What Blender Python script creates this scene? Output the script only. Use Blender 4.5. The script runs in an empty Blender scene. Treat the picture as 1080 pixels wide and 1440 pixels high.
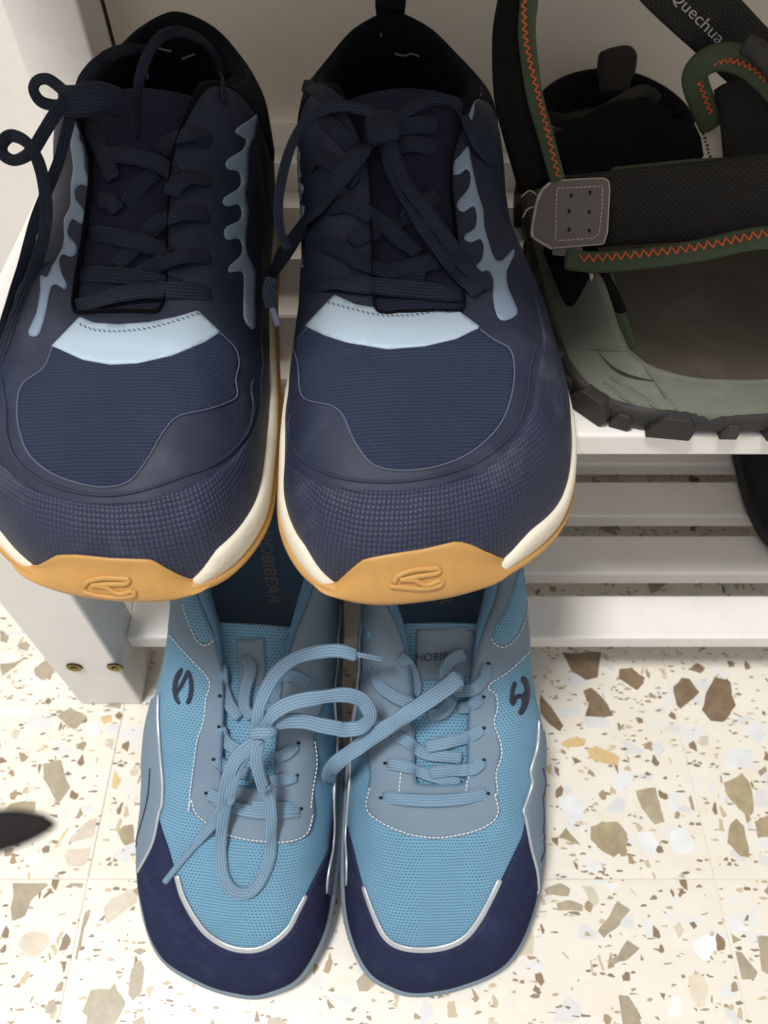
import bpy, bmesh, math, random
from mathutils import Vector, Matrix, noise
from mathutils.bvhtree import BVHTree
from mathutils.geometry import delaunay_2d_cdt, intersect_point_line
from mathutils.interpolate import poly_3d_calc

SC = bpy.context.scene
COL = SC.collection
R = math.radians
rng = random.Random(7)

# ---------------------------------------------------------------- camera
CAM_H, PITCH, FPX = 0.46, 53.5, 1080.0
cam_d = bpy.data.cameras.new('camera')
cam_d.sensor_fit = 'VERTICAL'
cam_d.sensor_height = 36.0
cam_d.lens = 27.0
cam_d.clip_start = 0.01
cam_d.clip_end = 50
cam_d.dof.use_dof = True
cam_d.dof.focus_distance = 0.31
cam_d.dof.aperture_fstop = 13.0
cam = bpy.data.objects.new('camera', cam_d)
COL.objects.link(cam)
cam.location = (0, 0, CAM_H)
cam.rotation_euler = (R(90 - PITCH), 0, 0)
SC.camera = cam

# ---------------------------------------------------------------- light: ceiling lamp of the room, dim ambient bounce
w = bpy.data.worlds.new('World')
SC.world = w
w.use_nodes = True
bg = w.node_tree.nodes['Background']
bg.inputs['Color'].default_value = (1.0, 0.985, 0.96, 1)
bg.inputs['Strength'].default_value = 0.60


def area(name, loc, target, size, energy, col):
    d = bpy.data.lights.new(name, 'AREA')
    d.shape = 'DISK'
    d.size = size
    d.energy = energy
    d.color = col
    o = bpy.data.objects.new(name, d)
    COL.objects.link(o)
    o.location = loc
    o.rotation_euler = (Vector(target) - Vector(loc)).to_track_quat('-Z', 'Y').to_euler()
    return o


area('ceiling_lamp', (-0.50, -0.26, 2.3), (0, 0.2, 0), 0.45, 53, (1.0, 0.98, 0.95))
vs = SC.view_settings
vs.view_transform = 'Standard'
vs.look = 'None'
vs.exposure = 0.0
vs.gamma = 1.0

# ---------------------------------------------------------------- pixel <-> place (photograph is 1080 x 1440)
_c, _s = math.cos(R(PITCH)), math.sin(R(PITCH))
CP = Vector((0, 0, CAM_H))


def ray(px, py):
    u, v = (px - 540) / FPX, (720 - py) / FPX
    return Vector((u, _c + _s * v, -_s + _c * v))


def at_z(px, py, z):
    d = ray(px, py)
    return CP + d * ((z - CAM_H) / d.z)


def at_y(px, py, y):
    d = ray(px, py)
    return CP + d * (y / d.y)


def at_d(px, py, t):
    return CP + ray(px, py) * t


# ---------------------------------------------------------------- objects
def link(name, me, mat, parent=None, smooth=True):
    o = bpy.data.objects.new(name, me)
    COL.objects.link(o)
    if mat is not None and not me.materials:
        me.materials.append(mat)
    if smooth:
        for p in me.polygons:
            p.use_smooth = True
    if parent is not None:
        o.parent = parent
    return o


def mesh(name, verts, faces, mat, parent=None, smooth=True, uvs=None):
    me = bpy.data.meshes.new(name)
    me.from_pydata([tuple(v) for v in verts], [], faces)
    me.update()
    if uvs is not None:
        l = me.uv_layers.new(name='UVMap')
        for lp in me.loops:
            l.data[lp.index].uv = uvs[lp.vertex_index]
    return link(name, me, mat, parent, smooth)


def thing(name, label, cat, loc=(0, 0, 0), group=None):
    o = bpy.data.objects.new(name, None)
    COL.objects.link(o)
    o.location = loc
    o.empty_display_size = 0.02
    o['label'] = label
    o['category'] = cat
    if group:
        o['group'] = group
    return o


def tag(o, label=None, cat=None, group=None, kind=None):
    for k, v in (('label', label), ('category', cat), ('group', group), ('kind', kind)):
        if v:
            o[k] = v
    return o


def bevel_box(name, lo, hi, bev, mat, parent=None, seg=2):
    bm = bmesh.new()
    bmesh.ops.create_cube(bm, size=1)
    lo, hi = Vector(lo), Vector(hi)
    for v in bm.verts:
        v.co = Vector(((lo[i] + hi[i]) / 2 + v.co[i] * (hi[i] - lo[i]) for i in range(3)))
    if bev > 0:
        bmesh.ops.bevel(bm, geom=list(bm.edges), offset=bev, segments=seg, profile=0.5, affect='EDGES')
    me = bpy.data.meshes.new(name)
    bm.to_mesh(me)
    bm.free()
    o = link(name, me, mat, parent, False)
    return o


def catmull(pts, n, closed=False):
    """resample a list of equal length tuples with a centripetal-free Catmull-Rom; n samples per segment"""
    m = len(pts)
    out = []
    segs = m if closed else m - 1
    for i in range(segs):
        p0 = pts[(i - 1) % m] if closed or i > 0 else [2 * a - b for a, b in zip(pts[0], pts[1])]
        p1, p2 = pts[i], pts[(i + 1) % m]
        p3 = pts[(i + 2) % m] if closed or i + 2 < m else [2 * a - b for a, b in zip(pts[-1], pts[-2])]
        for k in range(n):
            t = k / n
            out.append(tuple(0.5 * ((2 * b) + (-a + c) * t + (2 * a - 5 * b + 4 * c - d) * t * t + (-a + 3 * b - 3 * c + d) * t ** 3)
                             for a, b, c, d in zip(p0, p1, p2, p3)))
    if not closed:
        out.append(tuple(pts[-1]))
    return out


def resample(pts, step):
    """even spacing along a 2D/3D polyline"""
    V = [Vector(p) for p in pts]
    out = [V[0].copy()]
    acc = 0.0
    for a, b in zip(V, V[1:]):
        L = (b - a).length
        if L == 0:
            continue
        d = step - acc
        while d <= L:
            out.append(a + (b - a) * (d / L))
            d += step
        acc = L - (d - step)
    if (out[-1] - V[-1]).length > step * 0.3:
        out.append(V[-1])
    return out


# ---------------------------------------------------------------- materials
def nt(name):
    m = bpy.data.materials.new(name)
    m.use_nodes = True
    t = m.node_tree
    return m, t, t.nodes, t.links, t.nodes['Principled BSDF']


def lin(c):
    return tuple((x / 255 / 12.92) if x / 255 <= 0.04045 else ((x / 255 + 0.055) / 1.055) ** 2.4 for x in c) + (1,)


def mat_simple(name, rgb, rough=0.6, var=0.12, vscale=60, bump=0.15, bscale=900, bdist=0.0003, spec=0.4, sheen=0.0, dirt=None, dirt_scale=40, dirt_amt=0.5):
    """paint / cloth / rubber: colour with soft mottling, fine relief and optional dusty wear"""
    m, t, N, L, b = nt(name)
    tc = N.new('ShaderNodeTexCoord')
    nz = N.new('ShaderNodeTexNoise')
    nz.inputs['Scale'].default_value = vscale
    nz.inputs['Detail'].default_value = 5
    L.new(tc.outputs['Object'], nz.inputs['Vector'])
    c = lin(rgb)
    mx = N.new('ShaderNodeMix')
    mx.data_type = 'RGBA'
    mx.inputs['A'].default_value = tuple(x * (1 - var) for x in c[:3]) + (1,)
    mx.inputs['B'].default_value = tuple(min(1, x * (1 + var)) for x in c[:3]) + (1,)
    L.new(nz.outputs['Fac'], mx.inputs['Factor'])
    out = mx.outputs['Result']
    if dirt:
        n2 = N.new('ShaderNodeTexNoise')
        n2.inputs['Scale'].default_value = dirt_scale
        n2.inputs['Detail'].default_value = 8
        n2.inputs['Roughness'].default_value = 0.7
        L.new(tc.outputs['Object'], n2.inputs['Vector'])
        rp = N.new('ShaderNodeValToRGB')
        rp.color_ramp.elements[0].position = 0.52
        rp.color_ramp.elements[0].color = (0, 0, 0, 1)
        rp.color_ramp.elements[1].position = 0.78
        rp.color_ramp.elements[1].color = (dirt_amt,) * 3 + (1,)
        L.new(n2.outputs['Fac'], rp.inputs['Fac'])
        m2 = N.new('ShaderNodeMix')
        m2.data_type = 'RGBA'
        L.new(rp.outputs['Color'], m2.inputs['Factor'])
        L.new(out, m2.inputs['A'])
        m2.inputs['B'].default_value = lin(dirt)
        out = m2.outputs['Result']
    L.new(out, b.inputs['Base Color'])
    b.inputs['Roughness'].default_value = rough
    b.inputs['Specular IOR Level'].default_value = spec
    if sheen:
        b.inputs['Sheen Weight'].default_value = sheen
    if bump:
        n3 = N.new('ShaderNodeTexNoise')
        n3.inputs['Scale'].default_value = bscale
        n3.inputs['Detail'].default_value = 3
        L.new(tc.outputs['Object'], n3.inputs['Vector'])
        bp = N.new('ShaderNodeBump')
        bp.inputs['Strength'].default_value = bump
        bp.inputs['Distance'].default_value = bdist
        L.new(n3.outputs['Fac'], bp.inputs['Height'])
        L.new(bp.outputs['Normal'], b.inputs['Normal'])
    return m


def math_node(N, L, op, a, b=None):
    n = N.new('ShaderNodeMath')
    n.operation = op
    for i, x in enumerate((a, b)):
        if x is None:
            continue
        if isinstance(x, (int, float)):
            n.inputs[i].default_value = x
        else:
            L.new(x, n.inputs[i])
    return n.outputs[0]


def mat_grid(name, rgb, rgb2, fu, fv, rough=0.55, bstr=0.6, bdist=0.0006, kind='grid', var=0.12, spec=0.4, worn=None, worn_amt=0.5):
    """woven / embossed cloth; the UV map is in metres along the surface. kind: grid (embossed squares),
    weave (knit rows), holes (offset dots of an airy mesh), rib (lace braid)"""
    m, t, N, L, b = nt(name)
    tc = N.new('ShaderNodeTexCoord')
    sp = N.new('ShaderNodeSeparateXYZ')
    L.new(tc.outputs['UV'], sp.inputs[0])
    M = lambda op, a, b=None: math_node(N, L, op, a, b)
    nz0 = N.new('ShaderNodeTexNoise')
    nz0.inputs['Scale'].default_value = 90
    L.new(tc.outputs['UV'], nz0.inputs['Vector'])
    wob = M('MULTIPLY', M('SUBTRACT', nz0.outputs['Fac'], 0.5), 0.6)
    u = M('ADD', M('MULTIPLY', sp.outputs['X'], fu), wob)
    v = M('ADD', M('MULTIPLY', sp.outputs['Y'], fv), wob)
    if kind == 'grid':
        su = M('ABSOLUTE', M('SINE', M('MULTIPLY', u, math.pi)))
        sv = M('ABSOLUTE', M('SINE', M('MULTIPLY', v, math.pi)))
        h = M('POWER', M('MULTIPLY', su, sv), 0.55)
    elif kind == 'weave':
        row = M('FLOOR', v)
        uu = M('ADD', u, M('MULTIPLY', row, 0.5))
        su = M('ABSOLUTE', M('SINE', M('MULTIPLY', uu, math.pi)))
        sv = M('ABSOLUTE', M('SINE', M('MULTIPLY', v, math.pi)))
        h = M('MULTIPLY', M('POWER', sv, 0.5), M('ADD', M('MULTIPLY', su, 0.6), 0.4))
    elif kind == 'holes':
        row = M('FLOOR', v)
        uu = M('FRACT', M('ADD', u, M('MULTIPLY', M('MODULO', row, 2.0), 0.5)))
        vv = M('FRACT', v)
        du = M('SUBTRACT', uu, 0.5)
        dv = M('SUBTRACT', vv, 0.5)
        d = M('SQRT', M('ADD', M('MULTIPLY', du, du), M('MULTIPLY', M('MULTIPLY', dv, dv), 1.6)))
        mr = N.new('ShaderNodeMapRange')
        mr.interpolation_type = 'SMOOTHSTEP'
        mr.inputs['From Min'].default_value = 0.14
        mr.inputs['From Max'].default_value = 0.36
        L.new(d, mr.inputs['Value'])
        h = mr.outputs[0]
    else:  # rib: braid along u with ribs across v
        sv = M('ABSOLUTE', M('SINE', M('MULTIPLY', v, math.pi)))
        ch = M('ABSOLUTE', M('SINE', M('ADD', M('MULTIPLY', u, math.pi), M('MULTIPLY', M('FLOOR', v), 1.57))))
        h = M('ADD', M('MULTIPLY', sv, 0.7), M('MULTIPLY', ch, 0.45))
    nz = N.new('ShaderNodeTexNoise')
    nz.inputs['Scale'].default_value = 55
    nz.inputs['Detail'].default_value = 6
    L.new(tc.outputs['Object'], nz.inputs['Vector'])
    mx = N.new('ShaderNodeMix')
    mx.data_type = 'RGBA'
    mx.inputs['A'].default_value = lin(rgb2)
    mx.inputs['B'].default_value = lin(rgb)
    L.new(h, mx.inputs['Factor'])
    hs = N.new('ShaderNodeHueSaturation')
    L.new(mx.outputs['Result'], hs.inputs['Color'])
    L.new(M('ADD', M('MULTIPLY', M('SUBTRACT', nz.outputs['Fac'], 0.5), var * 3), 1.0), hs.inputs['Value'])
    out = hs.outputs['Color']
    if worn:
        n2 = N.new('ShaderNodeTexNoise')
        n2.inputs['Scale'].default_value = 38
        n2.inputs['Detail'].default_value = 9
        n2.inputs['Roughness'].default_value = 0.72
        L.new(tc.outputs['Object'], n2.inputs['Vector'])
        rp = N.new('ShaderNodeValToRGB')
        rp.color_ramp.elements[0].position = 0.5
        rp.color_ramp.elements[0].color = (0, 0, 0, 1)
        rp.color_ramp.elements[1].position = 0.8
        rp.color_ramp.elements[1].color = (worn_amt,) * 3 + (1,)
        L.new(n2.outputs['Fac'], rp.inputs['Fac'])
        m2 = N.new('ShaderNodeMix')
        m2.data_type = 'RGBA'
        L.new(rp.outputs['Color'], m2.inputs['Factor'])
        L.new(out, m2.inputs['A'])
        m2.inputs['B'].default_value = lin(worn)
        out = m2.outputs['Result']
    L.new(out, b.inputs['Base Color'])
    b.inputs['Roughness'].default_value = rough
    b.inputs['Specular IOR Level'].default_value = spec
    bp = N.new('ShaderNodeBump')
    bp.inputs['Strength'].default_value = bstr
    bp.inputs['Distance'].default_value = bdist
    L.new(h, bp.inputs['Height'])
    L.new(bp.outputs['Normal'], b.inputs['Normal'])
    return m


MAT = {}
MAT['white_paint'] = mat_simple('white_paint', (226, 223, 219), 0.45, 0.05, 30, 0.15, 160, 0.0004, dirt=(176, 168, 156), dirt_scale=34, dirt_amt=0.16)
MAT['beige_laminate'] = mat_simple('beige_laminate', (220, 211, 198), 0.5, 0.04, 12, 0.05, 500)
MAT['joint_dark'] = mat_simple('dark_joint', (110, 96, 78), 0.8)  # dark brown of the joints between the door panels
MAT['brass'] = mat_simple('brass', (140, 124, 66), 0.5)
MAT['brass'].node_tree.nodes['Principled BSDF'].inputs['Metallic'].default_value = 1.0
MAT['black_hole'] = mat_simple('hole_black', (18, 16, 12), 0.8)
# ================================================================ floor: terrazzo tiles with stone chips
def mat_terrazzo():
    m, t, N, L, b = nt('terrazzo_binder')
    tc = N.new('ShaderNodeTexCoord')
    M = lambda op, a, b=None: math_node(N, L, op, a, b)
    nz = N.new('ShaderNodeTexNoise')
    nz.inputs['Scale'].default_value = 30
    nz.inputs['Detail'].default_value = 6
    L.new(tc.outputs['Object'], nz.inputs['Vector'])
    base = N.new('ShaderNodeMix')
    base.data_type = 'RGBA'
    base.inputs['A'].default_value = lin((213, 207, 194))
    base.inputs['B'].default_value = lin((228, 223, 213))
    L.new(nz.outputs['Fac'], base.inputs['Factor'])
    out = base.outputs['Result']

    def chips(scale, thr, soft, colors, prev, stretch):
        # warp + voronoi cells; only cells whose random value passes are chips
        mp = N.new('ShaderNodeMapping')
        mp.inputs['Scale'].default_value = stretch
        mp.inputs['Rotation'].default_value = (0, 0, 0.6)
        L.new(tc.outputs['Object'], mp.inputs['Vector'])
        wn = N.new('ShaderNodeTexNoise')
        wn.inputs['Scale'].default_value = scale * 0.9
        L.new(mp.outputs['Vector'], wn.inputs['Vector'])
        va = N.new('ShaderNodeVectorMath')
        va.operation = 'MULTIPLY_ADD'
        L.new(wn.outputs['Color'], va.inputs[0])
        va.inputs[1].default_value = (0.7 / scale,) * 3
        L.new(mp.outputs['Vector'], va.inputs[2])
        vo = N.new('ShaderNodeTexVoronoi')
        vo.inputs['Scale'].default_value = scale
        vo.voronoi_dimensions = '2D'
        L.new(va.outputs[0], vo.inputs['Vector'])
        ve = N.new('ShaderNodeTexVoronoi')
        ve.voronoi_dimensions = '2D'
        ve.feature = 'DISTANCE_TO_EDGE'
        ve.inputs['Scale'].default_value = scale
        L.new(va.outputs[0], ve.inputs['Vector'])
        sc = N.new('ShaderNodeSeparateColor')
        L.new(vo.outputs['Color'], sc.inputs[0])
        keep = M('LESS_THAN', sc.outputs[0], thr)
        size = M('ADD', M('MULTIPLY', sc.outputs[1], 0.22), 0.06)
        inside = N.new('ShaderNodeMapRange')
        L.new(M('SUBTRACT', ve.outputs['Distance'], size), inside.inputs['Value'])
        inside.inputs['From Min'].default_value = 0.0
        inside.inputs['From Max'].default_value = soft
        fac = M('MULTIPLY', keep, inside.outputs[0])
        cr = N.new('ShaderNodeValToRGB')
        cr.color_ramp.interpolation = 'CONSTANT'
        while len(cr.color_ramp.elements) < len(colors):
            cr.color_ramp.elements.new(0.5)
        for i, c in enumerate(colors):
            cr.color_ramp.elements[i].position = i / len(colors)
            cr.color_ramp.elements[i].color = lin(c)
        L.new(sc.outputs[2], cr.inputs['Fac'])
        mx = N.new('ShaderNodeMix')
        mx.data_type = 'RGBA'
        L.new(fac, mx.inputs['Factor'])
        L.new(prev, mx.inputs['A'])
        L.new(cr.outputs['Color'], mx.inputs['B'])
        return mx.outputs['Result']

    out = chips(70, 0.62, 0.10, [(214, 214, 214), (222, 218, 208), (206, 206, 206), (219, 212, 198)], out, (1, 1.4, 1))
    out = chips(260, 0.13, 0.05, [(158, 142, 116), (174, 158, 132), (138, 122, 100), (190, 174, 148), (126, 112, 94)], out, (1, 2.1, 1))
    out = chips(150, 0.09, 0.05, [(156, 138, 110), (190, 174, 146), (132, 112, 88)], out, (1.6, 1, 1))
    L.new(out, b.inputs['Base Color'])
    b.inputs['Roughness'].default_value = 0.35
    return m


MAT['terrazzo'] = mat_terrazzo()
MAT['grout'] = mat_simple('grout', (214, 206, 190), 0.9)
def mat_chip(name, rgb, spots):
    """polished stone: cloudy body, darker and paler mineral spots, a few veins"""
    m, t, N, L, b = nt(name)
    tc = N.new('ShaderNodeTexCoord')
    M = lambda op, a, b=None: math_node(N, L, op, a, b)
    n1 = N.new('ShaderNodeTexNoise')
    n1.inputs['Scale'].default_value = 130
    n1.inputs['Detail'].default_value = 8
    n1.inputs['Roughness'].default_value = 0.65
    L.new(tc.outputs['Object'], n1.inputs['Vector'])
    n2 = N.new('ShaderNodeTexNoise')
    n2.inputs['Scale'].default_value = 22
    L.new(tc.outputs['Object'], n2.inputs['Vector'])
    v = M('ADD', M('MULTIPLY', M('SUBTRACT', n1.outputs['Fac'], 0.5), spots * 2.4), M('ADD', M('MULTIPLY', M('SUBTRACT', n2.outputs['Fac'], 0.5), 0.7), 1.0))
    hs = N.new('ShaderNodeHueSaturation')
    hs.inputs['Color'].default_value = lin(rgb)
    L.new(v, hs.inputs['Value'])
    L.new(hs.outputs['Color'], b.inputs['Base Color'])
    b.inputs['Roughness'].default_value = 0.3
    return m


CHIPM = {
    'b': mat_chip('chip_brown', (122, 104, 84), 0.5),
    't': mat_chip('chip_taupe', (162, 151, 130), 0.35),
    'o': mat_chip('chip_olive', (160, 147, 118), 0.4),
    'p': mat_chip('chip_pale', (200, 190, 172), 0.22),
    'w': mat_chip('chip_white', (218, 219, 221), 0.12),
    'y': mat_chip('chip_ochre', (206, 180, 132), 0.3),
}
floor = mesh('floor', [(-1.6, -1.2, -0.0007), (1.8, -1.2, -0.0007), (1.8, 0.6, -0.0007), (-1.6, 0.6, -0.0007)], [(0, 1, 2, 3)], MAT['grout'], None, False)
tag(floor, 'terrazzo floor of large cream tiles with brown stone chips', None, None, 'structure')
TP, JX, JY = 0.345, -0.163, 0.089
tiles = {}
tile_me = None
for i in range(-4, 6):
    for j in range(-4, 2):
        x0, y0 = JX + i * TP, JY + j * TP
        if tile_me is None:
            o = bevel_box('floor_tile', (0.00015, 0.00015, -0.012), (TP - 0.00015, TP - 0.00015, 0), 0.0003, MAT['terrazzo'], floor, 1)
            tile_me = o.data
        else:
            o = bpy.data.objects.new('floor_tile', tile_me)
            COL.objects.link(o)
            o.parent = floor
        o.location = (x0, y0, rng.uniform(-0.0003, 0.0))
        tiles[(i, j)] = o


def chip(poly, k):
    cx = sum(p[0] for p in poly) / len(poly)
    cy = sum(p[1] for p in poly) / len(poly)
    key = (math.floor((cx - JX) / TP), math.floor((cy - JY) / TP))
    if key not in tiles:
        return
    t = tiles[key]
    ox, oy = t.location.x, t.location.y
    h = 0.00012
    n = len(poly)
    cl = [(min(max(p[0], ox + 0.002), ox + TP - 0.002), min(max(p[1], oy + 0.002), oy + TP - 0.002)) for p in poly]
    V = [(p[0] - ox, p[1] - oy, h) for p in cl] + [(p[0] - ox, p[1] - oy, -0.001) for p in cl]
    F = [tuple(range(n))] + [(a, a + n, (a + 1) % n + n, (a + 1) % n) for a in range(n)]
    mesh('stone_chip', V, F, CHIPM[k], t, False)


CROPS = {'c1': (0, 0, 2.7), 'c2': (360, 0, 2.7), 'c3': (680, 0, 2.25), 'c4': (0, 440, 1080 / 420), 'c5': (370, 440, 1080 / 460),
         'c6': (170, 780, 1080 / 330), 'c7': (470, 780, 1080 / 330), 'c8': (170, 1080, 1080 / 630), 'c9': (0, 780, 814 / 260),
         'c11': (760, 900, 853 / 320), 'c12': (0, 1100, 1080 / 260), 'f': (0, 0, 1)}


def tr(crop, pts):
    ox, oy, s = CROPS[crop]
    return [(ox + p[0] / s, oy + p[1] / s) + tuple(p[2:]) for p in pts]


def rough_poly(P):
    """break the straight edges of a stone a little"""
    out = []
    for a, b in zip(P, P[1:] + P[:1]):
        L = math.dist(a, b)
        out.append(a)
        if L > 0.006:
            nx, ny = (b[1] - a[1]) / L, -(b[0] - a[0]) / L
            for q in (0.33, 0.66):
                d = rng.uniform(-0.05, 0.05) * L
                out.append((a[0] + (b[0] - a[0]) * q + nx * d, a[1] + (b[1] - a[1]) * q + ny * d))
    return out


chip_data = [
    ('c11', 'b', [(80, 45), (230, 45), (215, 140), (170, 150), (120, 120)]),
    ('c11', 'b', [(295, 110), (340, 103), (392, 140), (385, 165), (362, 188), (295, 145)]),
    ('c11', 'b', [(160, 190), (190, 178), (240, 225), (275, 283), (168, 285), (180, 235)]),
    ('c11', 'b', [(483, 190), (530, 140), (560, 145), (597, 195), (525, 258), (485, 215)]),
    ('c11', 'b', [(655, 135), (712, 155), (718, 205), (733, 245), (690, 305), (640, 303), (605, 262), (620, 200)]),
    ('c11', 'b', [(552, 110), (590, 85), (618, 105), (600, 125)]),
    ('c11', 'b', [(0, 200), (40, 250), (85, 320), (75, 342), (40, 320), (0, 270)]),
    ('c11', 'y', [(75, 385), (120, 365), (172, 372), (165, 395), (90, 402)]),
    ('c11', 'y', [(175, 410), (210, 395), (300, 440), (290, 468), (240, 462), (185, 440)]),
    ('c11', 'o', [(685, 535), (755, 498), (785, 535), (800, 640), (790, 658), (745, 635), (700, 580)]),
    ('c11', 'o', [(700, 760), (712, 690), (735, 668), (765, 700), (782, 815), (750, 810)]),
    ('c11', 'o', [(803, 680), (853, 655), (870, 735), (815, 742)]),
    ('c11', 't', [(358, 565), (432, 552), (448, 610), (467, 682), (430, 692), (380, 630)]),
    ('c11', 't', [(555, 590), (600, 568), (617, 580), (590, 640), (565, 632)]),
    ('c11', 'o', [(188, 700), (230, 680), (290, 682), (325, 725), (320, 785), (275, 815), (230, 790), (190, 750)]),
    ('c11', 'o', [(65, 740), (95, 703), (152, 768)]),
    ('c11', 't', [(15, 935), (75, 905), (113, 935), (105, 960), (20, 958)]),
    ('c11', 't', [(60, 985), (110, 975), (160, 995), (158, 1018), (65, 1015)]),
    ('c11', 'p', [(155, 920), (195, 925), (222, 970), (205, 1000), (180, 975)]),
    ('c11', 't', [(215, 1090), (262, 1030), (290, 978), (337, 1010), (295, 1070), (238, 1118)]),
    ('c11', 't', [(245, 1205), (290, 1185), (325, 1125), (372, 1155), (330, 1195), (280, 1215)]),
    ('c11', 't', [(292, 1330), (330, 1335), (365, 1390), (383, 1450), (310, 1450)]),
    ('c11', 't', [(678, 1090), (755, 1125), (685, 1145)]),
    ('c11', 't', [(705, 1165), (755, 1170), (815, 1245), (805, 1268), (735, 1275)]),
    ('c11', 't', [(812, 1110), (870, 1110), (880, 1270), (830, 1240)]),
    ('c11', 'o', [(815, 490), (845, 472), (850, 490), (825, 512)]),
    ('c11', 'b', [(558, 1060), (575, 1055), (588, 1072), (575, 1085)]),
    ('c11', 'p', [(555, 1260), (600, 1250), (630, 1300), (620, 1370), (590, 1380), (560, 1330)]),
    ('c11', 'p', [(500, 1075), (520, 1055), (538, 1090), (520, 1120)]),
    ('c11', 'w', [(165, 825), (215, 828), (240, 865), (180, 870)]),
    ('c11', 'w', [(265, 540), (300, 490), (355, 490), (345, 540), (290, 575)]),
    ('c11', 'w', [(570, 1130), (610, 1105), (655, 1110), (658, 1160), (625, 1205), (580, 1175)]),
    ('c11', 'w', [(240, 905), (280, 885), (300, 905), (265, 945)]),
    ('c11', 'w', [(760, 340), (800, 310), (845, 350), (820, 388)]),
    ('c11', 'w', [(415, 400), (440, 370), (465, 400), (450, 440)]),
    ('c11', 'w', [(65, 590), (120, 575), (165, 610), (155, 670), (90, 670)]),
    ('c11', 'w', [(490, 560), (520, 580), (520, 640), (485, 650)]),
    ('c11', 'w', [(360, 720), (410, 720), (445, 760), (425, 810), (380, 790)]),
    ('c11', 'w', [(485, 720), (540, 700), (575, 750), (570, 800), (500, 800)]),
    ('c11', 'w', [(700, 410), (790, 410), (800, 480), (705, 475)]),
    ('c11', 'w', [(670, 1025), (740, 1045), (785, 1090), (720, 1095)]),
    ('c11', 'w', [(490, 1330), (525, 1340), (530, 1410), (475, 1415)]),
    ('c12', 't', [(75, 580), (135, 530), (265, 523), (282, 600), (180, 690), (145, 780), (68, 810)]),
    ('c12', 't', [(408, 560), (525, 552), (510, 600), (475, 618), (420, 605)]),
    ('c12', 't', [(530, 740), (520, 790), (490, 860), (480, 920), (450, 1040), (430, 1030), (420, 960), (398, 930), (408, 840), (450, 795)]),
    ('c12', 'p', [(100, 950), (140, 885), (200, 868), (270, 880), (292, 935), (210, 1025), (150, 1010)]),
    ('c12', 't', [(480, 1340), (510, 1270), (530, 1215), (590, 1205), (640, 1210), (670, 1172), (735, 1290), (700, 1365), (660, 1430), (500, 1430), (510, 1370)]),
    ('c12', 't', [(750, 1240), (765, 1100), (820, 1035), (845, 1090), (825, 1230), (775, 1275)]),
    ('c12', 'o', [(685, 290), (720, 255), (775, 245), (785, 350), (730, 370)]),
    ('c12', 'w', [(135, 440), (240, 415), (245, 480), (140, 480)]),
    ('c12', 'w', [(185, 1065), (215, 1055), (345, 1120), (310, 1150), (195, 1150)]),
    ('c12', 'o', [(30, 165), (60, 125), (150, 110), (210, 115), (205, 180), (150, 190)]),
    ('c12', 'p', [(375, 430), (400, 390), (640, 360), (635, 420), (480, 490), (400, 490)]),
    ('c12', 'p', [(605, 740), (640, 690), (760, 620), (800, 660), (800, 700), (680, 790), (620, 830)]),
    ('c12', 'p', [(405, 330), (450, 290), (520, 220), (590, 205), (615, 260), (560, 320), (420, 352)]),
    ('c12', 'b', [(355, 1050), (400, 1045), (400, 1105), (370, 1115)]),
    ('c12', 't', [(775, 985), (820, 968), (860, 985), (815, 1010)]),
    ('c12', 'y', [(315, 385), (395, 265), (405, 272), (335, 380)]),
    ('c12', 't', [(770, 1400), (835, 1365), (850, 1412), (790, 1430)]),
    ('c9', 't', [(250, 710), (310, 672), (385, 715), (330, 770)]),
    ('c9', 't', [(190, 920), (270, 903), (310, 1025), (255, 1100), (190, 985)]),
    ('c9', 't', [(150, 500), (200, 465), (245, 480), (240, 520), (190, 555), (155, 530)]),
    ('c9', 't', [(75, 400), (105, 385), (135, 395), (120, 425), (85, 415)]),
    ('c9', 't', [(0, 480), (60, 475), (120, 450), (10, 535)]),
    ('c9', 't', [(450, 670), (520, 640), (555, 645), (530, 680)]),
    ('c9', 't', [(0, 330), (40, 360), (30, 390), (0, 380)]),
    ('c9', 'y', [(440, 715), (490, 705), (495, 735), (455, 745)]),
    ('c9', 'y', [(465, 965), (500, 945), (535, 990), (510, 1035), (465, 1000)]),
    ('c9', 'w', [(370, 760), (400, 735), (450, 770), (430, 805), (390, 800)]),
    ('c9', 'p', [(45, 790), (65, 765), (90, 775), (70, 815)]),
]
centres = []
for cr_, k_, P_ in chip_data:
    P3 = [at_z(x, y, 0.0) for x, y in tr(cr_, P_)]
    P2 = [(p.x, p.y) for p in P3]
    chip(rough_poly(P2), k_)
    centres.append((sum(p[0] for p in P2) / len(P2), sum(p[1] for p in P2) / len(P2), max(math.dist(P2[0], q) for q in P2) * 0.6))
made = 0
for _ in range(4000):
    if made >= 200:
        break
    x, y = rng.uniform(-0.36, 0.44), rng.uniform(-0.03, 0.47)
    seen = (x < -0.10 or x > 0.075) and y < 0.20
    r = rng.choice([0.003, 0.004, 0.005]) if seen else rng.choice([0.004, 0.006, 0.009, 0.011])
    if any(math.dist((x, y), c[:2]) < c[2] + r * 1.3 for c in centres):
        continue
    n = rng.randint(4, 7)
    st, a0 = rng.uniform(0.5, 0.95), rng.uniform(0, 6.28)
    P = []
    for q in range(n):
        a = 6.2832 * (q + rng.uniform(-0.3, 0.3)) / n
        rr = r * rng.uniform(0.75, 1.15)
        px_, py_ = math.cos(a) * rr, math.sin(a) * rr * st
        P.append((x + px_ * math.cos(a0) - py_ * math.sin(a0), y + px_ * math.sin(a0) + py_ * math.cos(a0)))
    chip(P, rng.choice('ttttoppppwwww' if seen else 'bbbtttoppw'))
    centres.append((x, y, r))
    made += 1

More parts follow.
